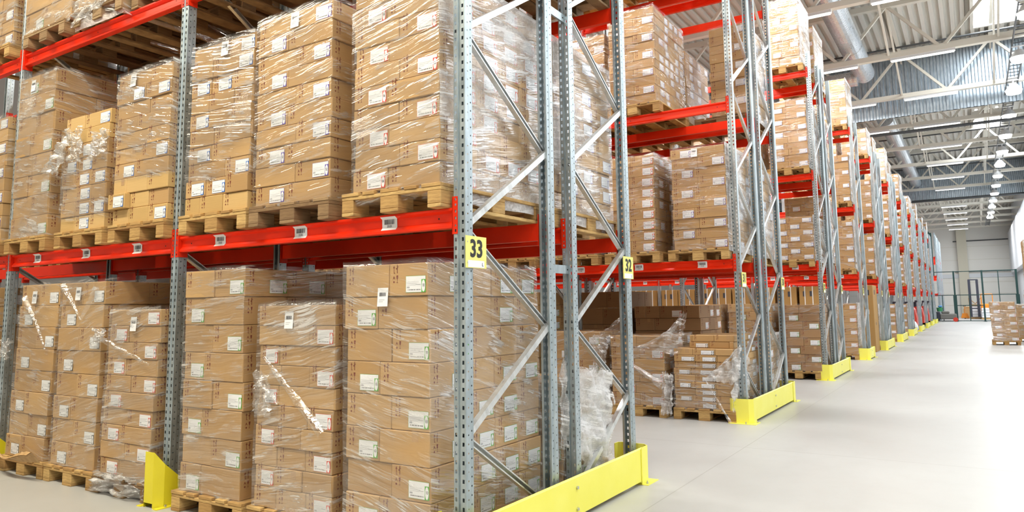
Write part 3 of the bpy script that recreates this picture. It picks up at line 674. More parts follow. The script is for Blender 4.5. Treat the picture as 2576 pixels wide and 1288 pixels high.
for q, (yl, yr) in enumerate(((1.75, 1.0), (2.66, 1.92), (3.7, 2.95), (4.6, 3.9))):
    load('nu%d' % q, '%s first-beam load in third block' % ORD[q+1], XC, yl, yr, ZC1, alt(8, P55, P42), .14, 'red', '06', film=1.0, fine=False, det=False)
    load('nw%d' % q, '%s second-beam load in third block' % ORD[q+1], XC, yl, yr, ZC2, alt(8, P55, P42), .14, 'red', '06', film=1.0, fine=False, det=False)
XD = 2*PER+D+G-.03
for zz, nm, hh in ((ZC1, 'first', 9), (ZC2, 'second', 9), (ZC3, 'third', 8)):
    load('p'+nm, '%s-beam load, third block far side' % nm, XD, .85, .08, zz, alt(hh, P55, P42), .15, 'red', '06', film=.9, fine=False, det=False, sidefilm=2.1)
load('p0', 'floor load, third block far side', XD, .85, .08, .146, alt(8, P55, P42), .16, 'red', '06', film=.9, fine=False, det=False, sidefilm=1.3)
# further blocks along the main aisle
rg = random.Random(11)
for k in range(3, 11):
    x = ROWX[k]; dbl = k != 3
    for half in ((0, 1) if dbl else (0,)):
        xx = x-.05+(D+G+.02 if half else 0); nm = ORD[k]+(' far side' if half else ' near side')
        for li, zz in enumerate((None, ZC1, ZC2, ZC3)):
            if zz is None and (k == 3 or k >= 7 or (k == 6 and half)): continue
            if k > 7 and (half or li == 0): continue
            hh = rg.choice((.14, .16, .18)); top = {0: 1.3, 1: 1.3, 2: 1.35, 3: rg.choice((.9, 1.2, 1.35))}[li]
            nn = max(3, int(top/hh)); where = 'floor load' if li == 0 else '%s-beam load' % ORD[li-1]
            load('q%d%d%d' % (k, half, li), '%s, %s block%s' % (where, ORD[k], ' far side' if half else ' near side'), xx, .83+rg.uniform(-.02, .03), .06+rg.uniform(0, .04), .146 if li == 0 else zz, alt(nn, P55, P42), hh, rg.choice(('red', 'blue')), '06', film=.9, fine=False, det=False, sidefilm=2.1, pal=True)
            if k < 5 and not half and li: load('q%d%d%db' % (k, half, li), 'second %s, %s block near side' % (where, ORD[k]), xx, 1.76, 1.0, zz, alt(nn, P42, P55), hh, 'red', '06', film=.7, fine=False, det=False)
for xx, zz, nm, hh in ((XA, .146, 'floor load deep along rack 31', 8), (XA, ZL1, 'beam load deep along rack 31', 8), (XB, .146, 'floor load deep along rack 30 backside', 8), (XC, .146, 'floor load deep in third block', 8)):
    for q in range(10 if xx == XA else 9):
        if q < 3 and xx != XA: continue
        y = 2.9+q*.925
        load('z%.0f%.0f%d' % (xx, zz, q), '%s %s' % (ORD[q], nm), xx, y+.8, y+.05, zz, alt(hh, P55, P42), .19 if zz < 1 else .17, 'green', '10', film=0, fine=False, det=False)
load('r0', 'floor load of the single rack row', ROWX[3]-.05, .93, .13, .146, alt(8, P55, P42), .163, 'red', '06', film=1.0, fine=False, sidefilm=2.0)
# pallet loads standing in the main aisle
load('aisle', 'lone load in the main aisle', 25.85, -2.98, -3.70, .146, alt(10, [(.4, 1), (.6, 0)], [(.5, 0), (.5, 1)]), .131, 'red', '06', film=.8, fine=False, lean=.035, lw=.19, lh=.10, side=False)
load('aisle2', 'load half hidden behind lone aisle load', 28.4, -3.82, -4.55, .146, alt(8, P42, P55), .15, 'blue', '05', film=1.2, fine=False)
load('aisle3', 'lower load at the right edge', 23.6, -3.87, -4.65, .146, alt(9, P42, P55), .17, 'red', '06', film=1.4, fine=False)
load('aisle4', 'stacked load at the right edge', 23.62, -3.92, -4.66, 1.83, alt(9, P42, P55), .17, 'red', '06', film=1.3, fine=False)

# ------------------------------------------------------------ build the cartons: 300 individuals, the rest one mass
def est(c):
    x0, x1, y0, y1, z0, z1 = c['box']; a = 0
    def quad(ps):
        q = [px(p) for p in ps]
        if None in q: return 0
        cx_ = sum(p[0] for p in q)/4; cy_ = sum(p[1] for p in q)/4
        if not (0 < cx_ < 2576 and 0 < cy_ < 1288): return 0
        return abs(sum(q[i][0]*q[(i+1) % 4][1]-q[(i+1) % 4][0]*q[i][1] for i in range(4)))/2
    if c['side'] == 0: a += quad([(x0, y0, z0), (x0, y1, z0), (x0, y1, z1), (x0, y0, z1)])
    if c['side'] == 1: a += quad([(x0, y0, z0), (x1, y0, z0), (x1, y0, z1), (x0, y0, z1)])*.6
    return a
SHOWN = '''a:5:1 a:3:1 a:1:1 a:6:1 a:4:1 a:0:1 c:0:1 a:2:1 b:0:0 B:0:0 c:1:1 c:7:1 c:5:1 c:3:1 A:5:1 e:0:1 A:7:1 a:0:0 a:6:0 a:4:0 b:4:1 a:2:0 b:2:1 A:9:1 B:7:1 A:3:1 c:2:1 c:4:1 c:6:1 B:3:1 B:5:1 A:8:1 B:1:1 Ff:1:1 A:6:1 B:9:1 B:6:1 A:4:1 A:2:1 Ff:0:1 B:8:1 a:5:0 B:4:1 B:2:1 a:1:0 a:3:0 e:1:1 b:8:2 b:6:2 c:0:s0 b:1:0 A:8:0 A:4:0 A:6:0 A:1:1 A:2:0 b:7:2 a:7:1 e:3:1 e:5:1 c:4:0 b:5:2 e:7:1 e:2:1 b:3:2 C:1:1 c:0:0 c:6:0 b:1:1 e:4:1 C:6:1 c:2:0 B:6:0 B:8:0 d:7:1 e:6:1 C:5:1 A:9:0 d:5:1 a:5:s1 B:4:0 Ff:3:1 A:5:0 Ff:5:1 Ff:7:1 A:7:0 f:7:1 B:2:0 d:3:1 Ff:2:1 a:2:s0 b:9:2 A:1:0 a:7:0 Ff:6:1 f:5:1 d:1:1 A:3:0 a:2:s1 a:1:s1 a:3:s0 Dd:6:1 b:5:1 h1:3:1 a:6:s2 Dd:3:1 Ff:4:1 a:7:s0 C:0:1 f:3:1 a:6:s1 a:4:s1 c:7:0 d:6:1 b:9:1 d:0:1 a:5:s2 b:8:1 d:2:1 b:3:1 a:4:s2 C:7:0 a:6:s0 f:1:1 B:7:0 d:4:1 a:7:s1 B:1:0 b:7:1 B:3:0 B:5:0 Dd:5:1 c:5:0 c:3:0 C:8:2 C:9:2 f:4:1 a:1:s0 f:6:1 B:9:0 b:6:1 C:7:1 Dd:1:1 a:3:s1 a:5:s0 a:0:s0 c:0:s1 C:4:2 c:1:0 a:0:s1 A:8:s0 A:5:s0 a:0:s2 f:2:1 a:7:s2 a:2:s2 Dd:4:0 f:0:1 d:8:1 e:0:0 e:6:0 e:2:0 b:9:0 C:2:2 Dd:2:0 a:3:s2 j0:2:1 b:7:0 E:0:1 j0:1:1 Dd:4:1 l2:2:1 l2:4:1 A:7:s0 m3:1:2 b:3:0 e:4:0 j0:0:1 Dd:7:2 d:4:0 E:1:1 Dd:1:0 Dd:0:0 d:8:0 A:6:s0 A:7:s1 e:0:s0 l2:0:1 a:4:s0 a:1:s2 d:2:0 b:5:0 Dd:0:1 C:3:1 d:0:0 C:0:0 l2:1:1 A:2:s0 e:5:0 f:6:0 d:9:1 C:5:0 d:6:0 e:7:0 b:8:0 Dd:9:2 l2:5:1 Ff:0:s0 k2:7:1 Dd:2:1 Dd:8:2 b:4:0 Ff:0:0 C:3:2 l2:3:1 k2:3:1 A:9:s0 f:4:0 b:6:0 C:9:1 A:6:s1 C:6:0 k1:0:1 Dd:5:0 k1:6:1 k2:5:1 l3:0:1 b:2:0 A:2:s1 f:0:0 k2:4:1 e:1:0 l3:2:1 A:1:s1 f:2:0 Ff:4:0 k1:2:1 e:3:0 k1:8:1 A:3:s1 A:4:s0 E:4:2 Dd:8:0 k2:6:1 C:1:0 k2:1:1 k1:4:1 E:3:2 C:8:0 A:0:s1 k2:0:1 k2:2:1 k2:8:1 A:4:s2 A:8:s1 l3:1:1 k4:2:1 k4:0:1 A:0:s2 A:3:s2 C:4:1 k4:8:1 Ff:2:0 f:7:0 k4:6:1 Ff:6:0 k1:7:1 k4:4:1 C:2:0 k1:3:1 E:7:2 d:9:0 A:2:s2 d:7:0 C:8:1 k1:5:1 k1:9:1 f:1:0 m3:0:3 E:2:2 Dd:7:1 m4:1:1 d:3:0 E:5:2 k1:1:1 m4:0:1 A:1:s2 h1:3:0 C:4:0 m4:1:0 d:1:0 C:2:1 A:9:s2 Dd:6:0 Ff:5:0 C:3:0 c:1:s0 Dd:3:0 f:3:0 f:5:0'''
if SHOWN:
    want = set(SHOWN.split())
else:
    want = set(c['key'] for c in sorted(CARTONS, key=est, reverse=True)[:300])
mass = MB()
NUMW = {'red': 'red', 'green': 'green', 'blue': 'blue', 'purple': 'purple', 'black': 'black'}
def pos_word(c):
    if c['side'] == 1:
        return '%s along end' % ORD[c['j']+1]
    if c['side'] == 2: return 'inner rear'
    n, j = c['nf'], c['j']
    if n == 1: return 'full width'
    if n == 2: return ('left front', 'right front')[j]
    if n == 3: return ('left front', 'middle front', 'right front')[j]
    return ('far left front', 'left middle front', 'right middle front', 'far right front')[j]
NC = {}
for c in CARTONS:
    L = c['L']; x0, x1, y0, y1, z0, z1 = c['box']; single = c['key'] in want
    body = MB() if single else mass
    nearb = single or est(c) > 250
    carton_body(body, x0, x1, y0, y1, z0, z1, c['kraft'], c['mk'] and nearb, c['smk'] and nearb, c['seam'] and nearb)
    labs = []
    hz = z1-z0; lh = min(L.lh, hz*.72)
    if c['lab'] and c['side'] == 0:
        mb = MB() if single else mass; lw = min(L.lw, (y1-y0)*.62)
        p = Plane(mb, (x0, y1, z0), (0, -1, 0), (0, 0, 1)); ship_label(p, (y1-y0)-lw-.012, hz*.10, lw, lh, L.acc, L.num, c['key'], L.fine); labs.append(mb)
    if c['slab']:
        mb = MB() if single else mass; lw = min(L.lw, (x1-x0)*.62)
        p = Plane(mb, (x0, y0, z0), (1, 0, 0), (0, 0, 1)); ship_label(p, (x1-x0)-lw-.02, hz*.12, lw, lh, L.acc, L.num, c['key']+'s', L.fine and single); labs.append(mb)
    if not single: continue
    o = body.build('carton', None, ((x0+x1)/2, (y0+y1)/2, z0))
    look = ('%s-tagged carton' % NUMW[L.acc]) if c['lab'] or c['slab'] else ('%s carton' % {'kraft_dark': 'dark', 'kraft_yellow': 'yellowish', 'kraft_board': 'unlabelled'}[c['kraft']])
    up = c['i'] <= c['n']//2
    lay = '%s layer' % (ORD[c['i']] if c['i'] < 12 else str(c['i']))
    tag(o, '%s, %s, %s down, %s' % (look, pos_word(c), lay, L.loc), 'carton', 'cartons in the '+L.loc)
    for mb in labs: mb.build('shipping_label', o)
    if L.paltag and c['i'] == 0 and c['side'] == 0:
        yy = L.yl+L.lean*(z0-L.z0)-L.paltag[0]*(L.yl-L.yr)
        if y0 <= yy <= y1:
            mb = MB(); p = Plane(mb, (L.x0-.012, yy, z0+hz*.5+L.paltag[1]), (0, -1, .0), (.06, 0, 1)); a, b = .042, .056
            p.rect(-a, a, -b, b, 'label_paper', 0); p.bars(-a*.65, a*.65, b*.1, b*.5, 'label_ink', .001, L.key)
            p.rect(-a*.7, a*.4, -b*.3, -b*.26, 'label_grey', .001); p.rect(-a*.7, a*.1, -b*.5, -b*.46, 'label_grey', .001)
            mb.build('pallet_label', o)
tag(mass.build('cartons'), 'all the smaller brown cartons on the racks farther back', 'carton', kind='stuff')

# ------------------------------------------------------------ stretch film
def nz(x, y, z): return mnoise.noise(Vector((x, y, z)))
class Film(MB):
    def __init__(s): super().__init__(); s.dens = []
    def grid(s, fn, nu, nv, dens, thr=.14):
        """fn(i/nu, j/nv) -> point ; dens(u, v) -> density; cells below thr are left open"""
        ids = {}; k = s.slot('stretch_film')
        dv = [[dens(i/nu, j/nv) for j in range(nv+1)] for i in range(nu+1)]
        def vid(i, j):
            if (i, j) not in ids:
                ids[i, j] = len(s.v); s.v.append(tuple(fn(i/nu, j/nv))); s.dens.append(max(0., dv[i][j]-thr*.5))
            return ids[i, j]
        for i in range(nu):
            for j in range(nv):
                if max(dv[i][j], dv[i+1][j], dv[i][j+1], dv[i+1][j+1]) > thr:
                    s.f.append((vid(i, j), vid(i+1, j), vid(i+1, j+1), vid(i, j+1))); s.mi.append(k)
    def sheet(s, a, b, c, d, den=1.1, crumple=.03, nu=40, nv=30, seed=0., ragged=.35):
        a, b, c, d = map(Vector, (a, b, c, d)); n = (b-a).cross(d-a).normalized()
        def fn(u, v):
            p = (a*(1-u)+b*u)*(1-v)+(d*(1-u)+c*u)*v
            return p+n*(crumple*(nz(u*5+seed, v*5, seed)+.55*abs(nz(u*11, v*11+seed, 2))+.3*abs(nz(u*23+seed, v*19, 4))))+Vector((0, 0, .5*crumple*nz(u*6, v*6, seed+7)))
        def de(u, v):
            e = min(u, 1-u, v, 1-v)*4+.3*nz(u*9, v*9, seed+3)
            return den*(1+.5*nz(u*4, v*4, seed+5)) if e > ragged*abs(nz(u*7, v*7, seed)) else 0.
        s.grid(fn, nu, nv, de)
    def rope(s, p, q, w0, w1, seed=0., den=.82, sag=0.):
        p, q = Vector(p), Vector(q); d = (q-p).normalized(); up = Vector((-1, -.25, 0)); side = d.cross(up).normalized(); nrm = side.cross(d)
        def fn(u, v):
            wd = w0*(1-u)+w1*u; t = (v-.5)*2
            return p+(q-p)*u+side*wd*t*(.8+.35*nz(u*6, seed, 1))+nrm*(wd*.6*math.cos(t*2.4)*.6+.006*nz(u*14, v*5, seed))+Vector((0, 0, -sag*4*u*(1-u)))
        s.grid(fn, 26, 8, lambda u, v: den*(1+.4*nz(u*5, v*6, seed)))
LOOSE = {}
def film_for(L):
    if L.film <= 0: return
    rr = random.Random(L.key+'f'); sd = rr.uniform(0, 90); f = Film()
    z0, z1 = L.z0-L.filmbot, L.ztop+L.filmtop; Hh = z1-z0; x0, x1 = L.x0-.012, L.x0+L.depth+.008
    near = L.det; nb = len(L.rows)
    def prof(z):
        t = (z-L.z0)/L.h; e = abs(t-round(t)); return -.005*max(0, 1-e*6)
    def barez(z):
        i = nb-1-int(max(0, min(nb-1, (z-L.z0)//L.h))); return i in L.bare
    faces = []
    lean = L.lean; yl, yr = L.yl+.012, L.yr-.012
    def front(u, v):
        z = z0+Hh*v+.010*nz(u*4, v*9, sd); y = yl+(yr-yl)*u+lean*(z-L.z0)
        return (x0+L.leanx*(z-L.z0)-prof(z)-.008*max(0, nz(u*3+sd, z*7, 1.))-.002*nz(u*9, z*25, sd), y, z)
    def right(u, v):
        z = z0+Hh*v+.010*nz(u*4+9, v*9, sd); x = x0+(x1-x0)*u
        return (x, yr+lean*(z-L.z0)-.010*max(0, nz(u*3+sd, z*7, 5.))+prof(z)*-.6-.004*nz(u*9, z*25, sd+4), z)
    def left(u, v):
        z = z0+Hh*v; x = x0+(x1-x0)*u
        return (x, yl+lean*(z-L.z0)+.008*max(0, nz(u*3+sd, z*7, 9.)), z)
    def dens(base, off):
        def g(u, v):
            z = z0+Hh*v
            if barez(z+.02): return 0
            d = base*(.62+.55*nz(u*1.6+off, v*5, sd)+.35*nz(u*3, v*16+off, sd+2))
            if v < .05 or v > .965: d += .35*base
            if base < 1.2 and (v < .012+.02*nz(u*6, off, sd) or v > .99): d = 0
            return d
        return g
    step = .045 if near else .12
    nv = max(8, int(Hh/(.03 if near else .09)))
    sf = L.sidefilm if L.sidefilm is not None else L.film*.9  # denser side film also paints in white sheen from grazing light
    f.grid(front, max(4, int((yl-yr)/step)), nv, dens(L.film, 0), .16)
    f.grid(right, max(4, int((x1-x0)/step)), nv, dens(sf, 7), .16)
    if L.key in LOOSE: LOOSE[L.key](f)
    o = f.build('stretch_film', None, (L.x0, (L.yl+L.yr)/2, L.z0), True)
    tag(o, 'clear stretch film round the '+L.loc, 'stretch film', 'stretch film round the loads')
def _b(f):
    f.rope((-.075, 1.60, 1.12), (-.085, 1.02, .66), .015, .05, 1.); f.rope((-.07, 1.66, .95), (-.07, 1.45, .82), .03, .02, 5., 1.0)
    f.sheet((-.06, 1.72, .75), (-.08, 1.5, .72), (-.08, 1.52, 1.0), (-.05, 1.72, 1.05), .95, .03, seed=3)
def _e(f):
    f.rope((-.07, 4.36, 1.68), (-.085, 3.98, 1.38), .05, .012, 2.); f.rope((-.085, 3.99, 1.38), (-.06, 3.80, 1.66), .02, .05, 6.)
def _f(f):
    f.rope((-.07, 5.06, 1.58), (-.08, 4.75, 1.33), .05, .02, 3.); f.rope((-.07, 4.62, 1.55), (-.08, 4.95, 1.36), .02, .015, 4.); f.rope((-.08, 4.75, 1.33), (-.07, 4.6, 1.12), .02, .015, 7.)
    f.sheet((-.10, 5.42, 1.05), (-.06, 5.28, 1.0), (-.06, 5.25, 1.2), (-.10, 5.36, 1.2), .95, .06, seed=8)
def _d(f):
    f.sheet((-.10, 3.76, 1.17), (-.07, 3.58, 1.2), (-.07, 3.60, 1.30), (-.10, 3.70, 1.32), 1.0, .06, seed=9); f.rope((-.09, 3.68, 1.23), (-.07, 2.95, 1.03), .03, .012, 5.)
    f.sheet((-.09, 3.7, .02), (-.09, 2.90, .03), (-.07, 2.91, .17), (-.07, 3.66, .17), 1.1, .05, seed=19)
def _E(f):
    f.sheet((-.10, 4.72, 2.72), (-.16, 4.36, 2.66), (-.10, 4.22, 3.08), (-.05, 4.50, 3.06), 1.0, .07, seed=4); f.sheet((-.10, 4.32, 2.78), (-.10, 4.10, 2.76), (-.08, 4.12, 3.1), (-.08, 4.30, 3.02), .95, .05, seed=14)
    f.sheet((-.09, 4.02, 2.74), (-.09, 3.72, 2.80), (-.05, 3.70, 3.02), (-.08, 3.95, 3.0), .95, .06, seed=24)
def _h2(f):
    f.sheet((-.09, 4.44, ZL2-.16), (-.09, 3.75, ZL2-.02), (-.07, 3.62, ZL2+.1), (-.08, 4.42, ZL2+.1), 1.05, .03, seed=31)
def _l2(f):
    x = XA-.06
    f.sheet((x, 1.50, .86), (x+.05, .74, .80), (x+.1, .66, 1.42), (x+.02, 1.0, 1.02), 1.0, .05, seed=5); f.sheet((x-.04, 2.02, .86), (x, 1.78, .80), (x, 1.72, 1.0), (x-.03, 1.98, 1.08), 1.05, .07, seed=15)
    f.sheet((x, 1.95, 1.02), (x, 1.55, 1.0), (x+.1, 1.50, 1.42), (x+.08, 1.6, 1.3), .7, .03, seed=25); f.sheet((x-.03, 1.98, .62), (x, 1.80, .60), (x, 1.78, .84), (x-.03, 1.96, .90), 1.0, .06, seed=16)
    f.rope((x, 1.5, .72), (x, 1.02, .42), .02, .06, 3., 1.1)
def _l1(f):
    x = XA-.06
    f.sheet((x-.02, 1.02, .05), (x-.02, .86, .04), (x-.01, .84, .55), (x-.02, .98, .62), 1.4, .07, seed=6); f.sheet((x, .45, .52), (x, .0, .45), (x+.1, -.02, .98), (x+.04, .12, .80), 1.5, .06, seed=17)
    f.sheet((x, .12, .12), (x+.3, -.02, .15), (x+.3, -.02, .8), (x, .10, .8), 1.5, .06, seed=18); f.rope((x-.02, .42, .50), (x-.05, .12, .01), .012, .02, 8.)
def _j0(f):
    y = .02
    f.sheet((1.28, y+.0, .35), (1.99, y-.03, .10), (1.97, y-.02, .93), (1.30, y, 1.02), 1.7, .05, seed=41); f.sheet((1.24, .06, .45), (1.42, 0, .40), (1.40, 0, 1.0), (1.24, .06, 1.08), 1.6, .05, seed=42)
LOOSE.update(b=_b, e=_e, f=_f, d=_d, E=_E, h2=_h2, l2=_l2, l1=_l1, j0=_j0)
for L in LOADS: film_for(L)

# ------------------------------------------------------------ other goods
def torn_sheet():
    mb = MB(); n = 26; a = []; rr = random.Random(5)
    for i in range(n+1):
        u = i/n; y = 5.29-.80*u; lift = .02+.05*abs(2*u-1)**2+.02*math.sin(u*9); x = -.10-.05*math.sin(PI*u)
        a.append([(x, y, .150+.004*math.sin(u*7)), (x-.035, y, .165+lift*.5), (x-.045-.03*u, y, .175+lift+rr.uniform(0, .012)), (x-.06-.05*u*u, y, .17+lift*.8)])
    for p, q in zip(a, a[1:]):
        for k in range(3):
            mb.poly([p[k], q[k], q[k+1], p[k+1]], 'kraft_board'); mb.poly([(v[0]+.004, v[1], v[2]-.004) for v in (p[k+1], q[k+1], q[k], p[k])], 'kraft_board')
    o = mb.build('torn_cardboard', None, (-.12, 4.9, .15)); tag(o, 'torn curled cardboard sheet sticking out under the sixth floor load from frame 33', 'cardboard')
torn_sheet()
def tall_box(x, y, wd, dp, h, label, straps=True, z=0.):
    r = thing('tall_carton', label, 'tall carton', (x, y, z), 'tall brown cartons'); mb = MB(); mb.box(x, x+dp, y-wd, y, z, z+h, 'box_brown', .008)
    p = Plane(mb, (x, y, z), (0, -1, 0), (0, 0, 1))
    for k in range(4): p.rect(wd*.15, wd*.55, h*(.12+.13*k), h*(.12+.13*k)+.008, 'label_ink', .002)
    p.rect(wd*.2, wd*.34, h*.85, h*.93, 'label_ink', .002); p.rect(wd*.55, wd*.7, h*.85, h*.93, 'label_ink', .002)
    p2 = Plane(mb, (x, y-wd, z), (1, 0, 0), (0, 0, 1)); p2.ell(dp*.4, h*.42, .05, .05, 'label_ink', .002); p2.rect(dp*.3, dp*.5, h*.86, h*.93, 'label_ink', .002)
    mb.build('box_body', r)
    if straps:
        for q in (.3, .7):
            mb = MB(); mb.box(x-.004, x+dp+.004, y-wd*q-.012, y-wd*q+.012, z, z+h+.004, 'strap_white'); mb.build('strap', r)
    mb = MB(); p = Plane(mb, (x, y-wd*.45, z+h*.6), (0, -1, 0), (0, 0, 1)); p.rect(-.06, .06, -.07, .07, 'label_paper', .006); mb.build('paper_label', r)
    return r
tall_box(20.55, .42, .34, 1.0, 2.0, 'tall brown carton standing in front of the fifth yellow guard', False)
k = 0
for q, y in enumerate((1.55, 2.12, 2.70, 3.38, 3.92, 4.46, 5.0, 5.52, 6.16, 6.7, 7.24, 7.78, 8.3, 8.92, 9.46, 10.0)):
    tall_box(ROWX[3]+.05, y, .5, .8, 1.93-.146, 'strapped tall brown carton under the single rack row, %s from its end' % ORD[q], True, .146)
    mb = MB(); mb.box(ROWX[3]+.05, ROWX[3]+.85, y-.5, y, 0, .146, 'pallet_wood', .004); tag(mb.build('timber_plinth', None, (ROWX[3], y, 0)), 'timber plinth under the %s strapped tall carton from the end' % ORD[q], 'plinth')
mbp = MB(); 
for src in (PAL[False]['all'],): mbp.mesh([tuple(v.co) for v in src.vertices], [tuple(p.vertices) for p in src.polygons], 'pallet_blue')
pallet(2*PER-.05, 2.32, 2.218+.3, 'blue pallet on the first beams of the third rack block', False, mesh=mbp.data('wooden_pallet')).location.z = 2.22+1.30
def bag(x, y, z, r_, label):
    mb = MB(); nu, nv = 14, 9; vs = []; fs = []
    for j in range(nv+1):
        for i in range(nu):
            a = 2*PI*i/nu; b = PI*j/nv; rad = r_*(math.sin(b)**.7 if 0 < j < nv else 0)*(1+.16*nz(math.cos(a)*2, math.sin(a)*2, j*.6))
            vs.append((x+rad*math.cos(a), y+rad*math.sin(a), z+r_*1.05*(1-math.cos(b))))
    for j in range(nv):
        for i in range(nu): fs.append((j*nu+i, j*nu+(i+1) % nu, (j+1)*nu+(i+1) % nu, (j+1)*nu+i))
    mb.mesh(vs, fs, 'plastic_white'); tag(mb.build('plastic_bag', None, (x, y, z), True), label, 'bag')
bag(35.98, .16, 0, .30, 'white plastic waste bag beside the first red reach truck')

# ------------------------------------------------------------ vehicles
def reach_truck(x, y, label):
    r = thing('reach_truck', label, 'reach truck', (x, y, 0), 'red reach trucks')
    mb = MB(); mb.prism([(x-.55, .12), (x+.6, .12), (x+.6, .35), (x-.55, .35)], y-.1, y+1.5, 'Y', 'truck_blue'); mb.build('chassis', r)
    mb = MB(); prof = [(y-.1, .2), (y+.5, .2), (y+.5, 1.0), (y+.35, 1.25), (y+.1, 1.3), (y-.02, 1.15), (y-.1, .7)]
    mb.prism([(a, b) for a, b in prof], x-.55, x+.55, 'X', 'truck_red'); mb.build('body', r)
    mb = MB(); mb.box(x-.6, x+.6, y-.05, y+1.1, 2.14, 2.24, 'truck_red', .02); mb.build('roof', r)
    for px_, py_ in ((x-.52, y+.05), (x+.52, y+.05), (x-.52, y+1.0), (x+.52, y+1.0)):
        mb = MB(); mb.bar((px_, py_, .9), (px_, py_, 2.16), .09, .12, 'truck_dark'); mb.build('roof_post', r)
    mb = MB(); mb.box(x-.3, x+.35, y+.45, y+.95, .9, 1.55, 'truck_dark', .04); mb.build('seat', r)
    for sx in (-.32, .32):
        mb = MB(); mb.bar((x+sx, y+1.45, .15), (x+sx, y+1.45, 3.0), .1, .14, 'truck_dark'); mb.build('mast_rail', r)
    for sx in (-.25, .25):
        mb = MB(); mb.box(x+sx-.05, x+sx+.05, y+1.5, y+2.5, .1, .15, 'truck_dark'); mb.build('fork', r)
    for wx, wy in ((x-.45, y+.1), (x+.45, y+.1), (x-.45, y+1.35), (x+.45, y+1.35)):
        mb = MB(); mb.tube((wx-.07, wy, .16), (wx+.07, wy, .16), .16, 'rubber', 16); mb.build('wheel', r)
    mb = MB(); mb.tube((x+.1, y+.0, 1.3), (x+.1, y-.05, 1.52), .03, 'truck_dark'); mb.box(x+.0, x+.2, y-.14, y-.02, 1.5, 1.6, 'truck_dark', .02); mb.build('console', r)
for q, x in enumerate((37.4, 43.2, 48.6)):
    reach_truck(x, .05, '%s red reach truck parked between the rack blocks' % ('nearest', 'middle', 'farthest')[q])
def stacker(x, y):
    r = thing('stacker_truck', 'orange stacker truck with a tall dark mast behind the fence', 'stacker truck', (x, y, 0))
    mb = MB(); mb.box(x-.5, x+.9, y-.8, y+.15, .15, .75, 'plastic_white', .03); mb.build('base', r)
    mb = MB(); mb.box(x-.5, x+.9, y-.8, y+.15, .75, 1.35, 'truck_orange', .06); mb.build('body', r)
    for sy in (.32, .92):
        mb = MB(); mb.bar((x-.1, y+sy, .2), (x-.1, y+sy, 3.5), .2, .26, 'truck_dark', (1, 0, 0)); mb.build('mast_rail', r)
    for z in (.9, 2.1, 3.45):
        mb = MB(); mb.box(x-.18, x+.0, y+.25, y+1.0, z, z+.09, 'truck_dark'); mb.build('mast_tie', r)
    mb = MB(); mb.path([(x-.4, y+.1, 1.35), (x-.4, y+.1, 2.2), (x-.4, y-.75, 2.2), (x-.4, y-.75, 1.35)], .035, 'truck_orange'); mb.build('overhead_guard', r)
    for wy in (y-.65, y+.0):
        mb = MB(); mb.tube((x-.35, wy-.05, .14), (x-.35, wy+.05, .14), .14, 'rubber', 14); mb.build('wheel', r)
stacker(72, -3.15)
def pallet_jack(x, y):
    r = thing('pallet_jack', 'orange hand pallet jack standing behind the green fence', 'pallet jack', (x, y, 0))
    for sy in (-.2, .2):
        mb = MB(); mb.box(x-.2, x+1.0, y+sy-.08, y+sy+.08, .06, .13, 'truck_orange', .01); mb.build('fork', r)
    mb = MB(); mb.prism([(y-.34, .08), (y+.34, .08), (y+.2, .5), (y-.2, .5)], x-.45, x-.2, 'X', 'truck_orange'); mb.build('pump', r)
    mb = MB(); mb.path([(x-.4, y, .45), (x-.6, y, 1.15)], .025, 'truck_orange'); mb.path([(x-.6, y-.12, 1.15), (x-.6, y+.12, 1.15)], .025, 'rubber'); mb.build('handle', r)
    mb = MB(); mb.tube((x-.35, y-.06, .09), (x-.35, y+.06, .09), .09, 'rubber', 12); mb.build('wheel', r)
pallet_jack(74.5, -1.72)
def sweeper(x, y):
    r = thing('floor_sweeper', 'grey ride-on floor sweeper parked at the fence corner', 'floor sweeper', (x, y, 0))
    mb = MB(); mb.box(x-.4, x+.7, y-.95, y+.2, .18, .62, 'machine_grey', .06); mb.box(x-.1, x+.6, y-.45, y+.1, .62, .82, 'machine_grey', .05); mb.build('body', r)
    mb = MB(); mb.box(x-.45, x+.4, y+.2, y+.72, .1, .78, 'truck_dark', .06); mb.build('hopper', r)
    mb = MB(); mb.tube((x, y+.2, .8), (x, y+.2, 1.1), .19, 'bucket_green', 14, .23); mb.build('bucket', r)
    mb = MB(); mb.box(x-.15, x+.15, y-.0, y+.3, 1.1, 1.28, 'cloth_blue', .07); mb.build('rag', r)
    for wy in (y-.85, y+.5):
        mb = MB(); mb.tube((x-.46, wy, .17), (x-.36, wy, .17), .17, 'truck_red' if wy < y else 'rubber', 14); mb.build('wheel', r)
sweeper(62.2, -.35)
def white_goods(x, y, h, label):
    r = thing('wrapped_goods', label, 'wrapped goods', (x, y, 0), 'white wrapped goods behind the fence'); mb = MB()
    for k in range(4): mb.box(x+.02*(k % 2), x+1.1, y-1.1, y-.02*(k % 2), .14+k*(h-.14)/4, .14+(k+1)*(h-.14)/4-.01, 'plastic_white', .05)
    mb.build('wrapped_body', r); mb = MB(); mb.box(x-.02, x+1.15, y-1.12, y+.02, 0, .13, 'pallet_wood', .01); mb.build('pallet_base', r)
white_goods(73, -2.15, 1.15, 'white wrapped pallet goods behind the fence, beside the pallet jack')
white_goods(70.2, -3.0, 1.0, 'white wrapped bundle by the orange stacker truck')
mb = MB(); mb.box(76.0, 77.0, -2.5, -1.6, .0, .9, 'kraft_board', .02); mb.box(76.1, 76.9, -2.3, -1.7, .9, 1.1, 'kraft_board', .02)
tag(mb.build('cardboard_crate', None, (76, -2, 0)), 'brown cardboard crate behind the pallet jack', 'crate')
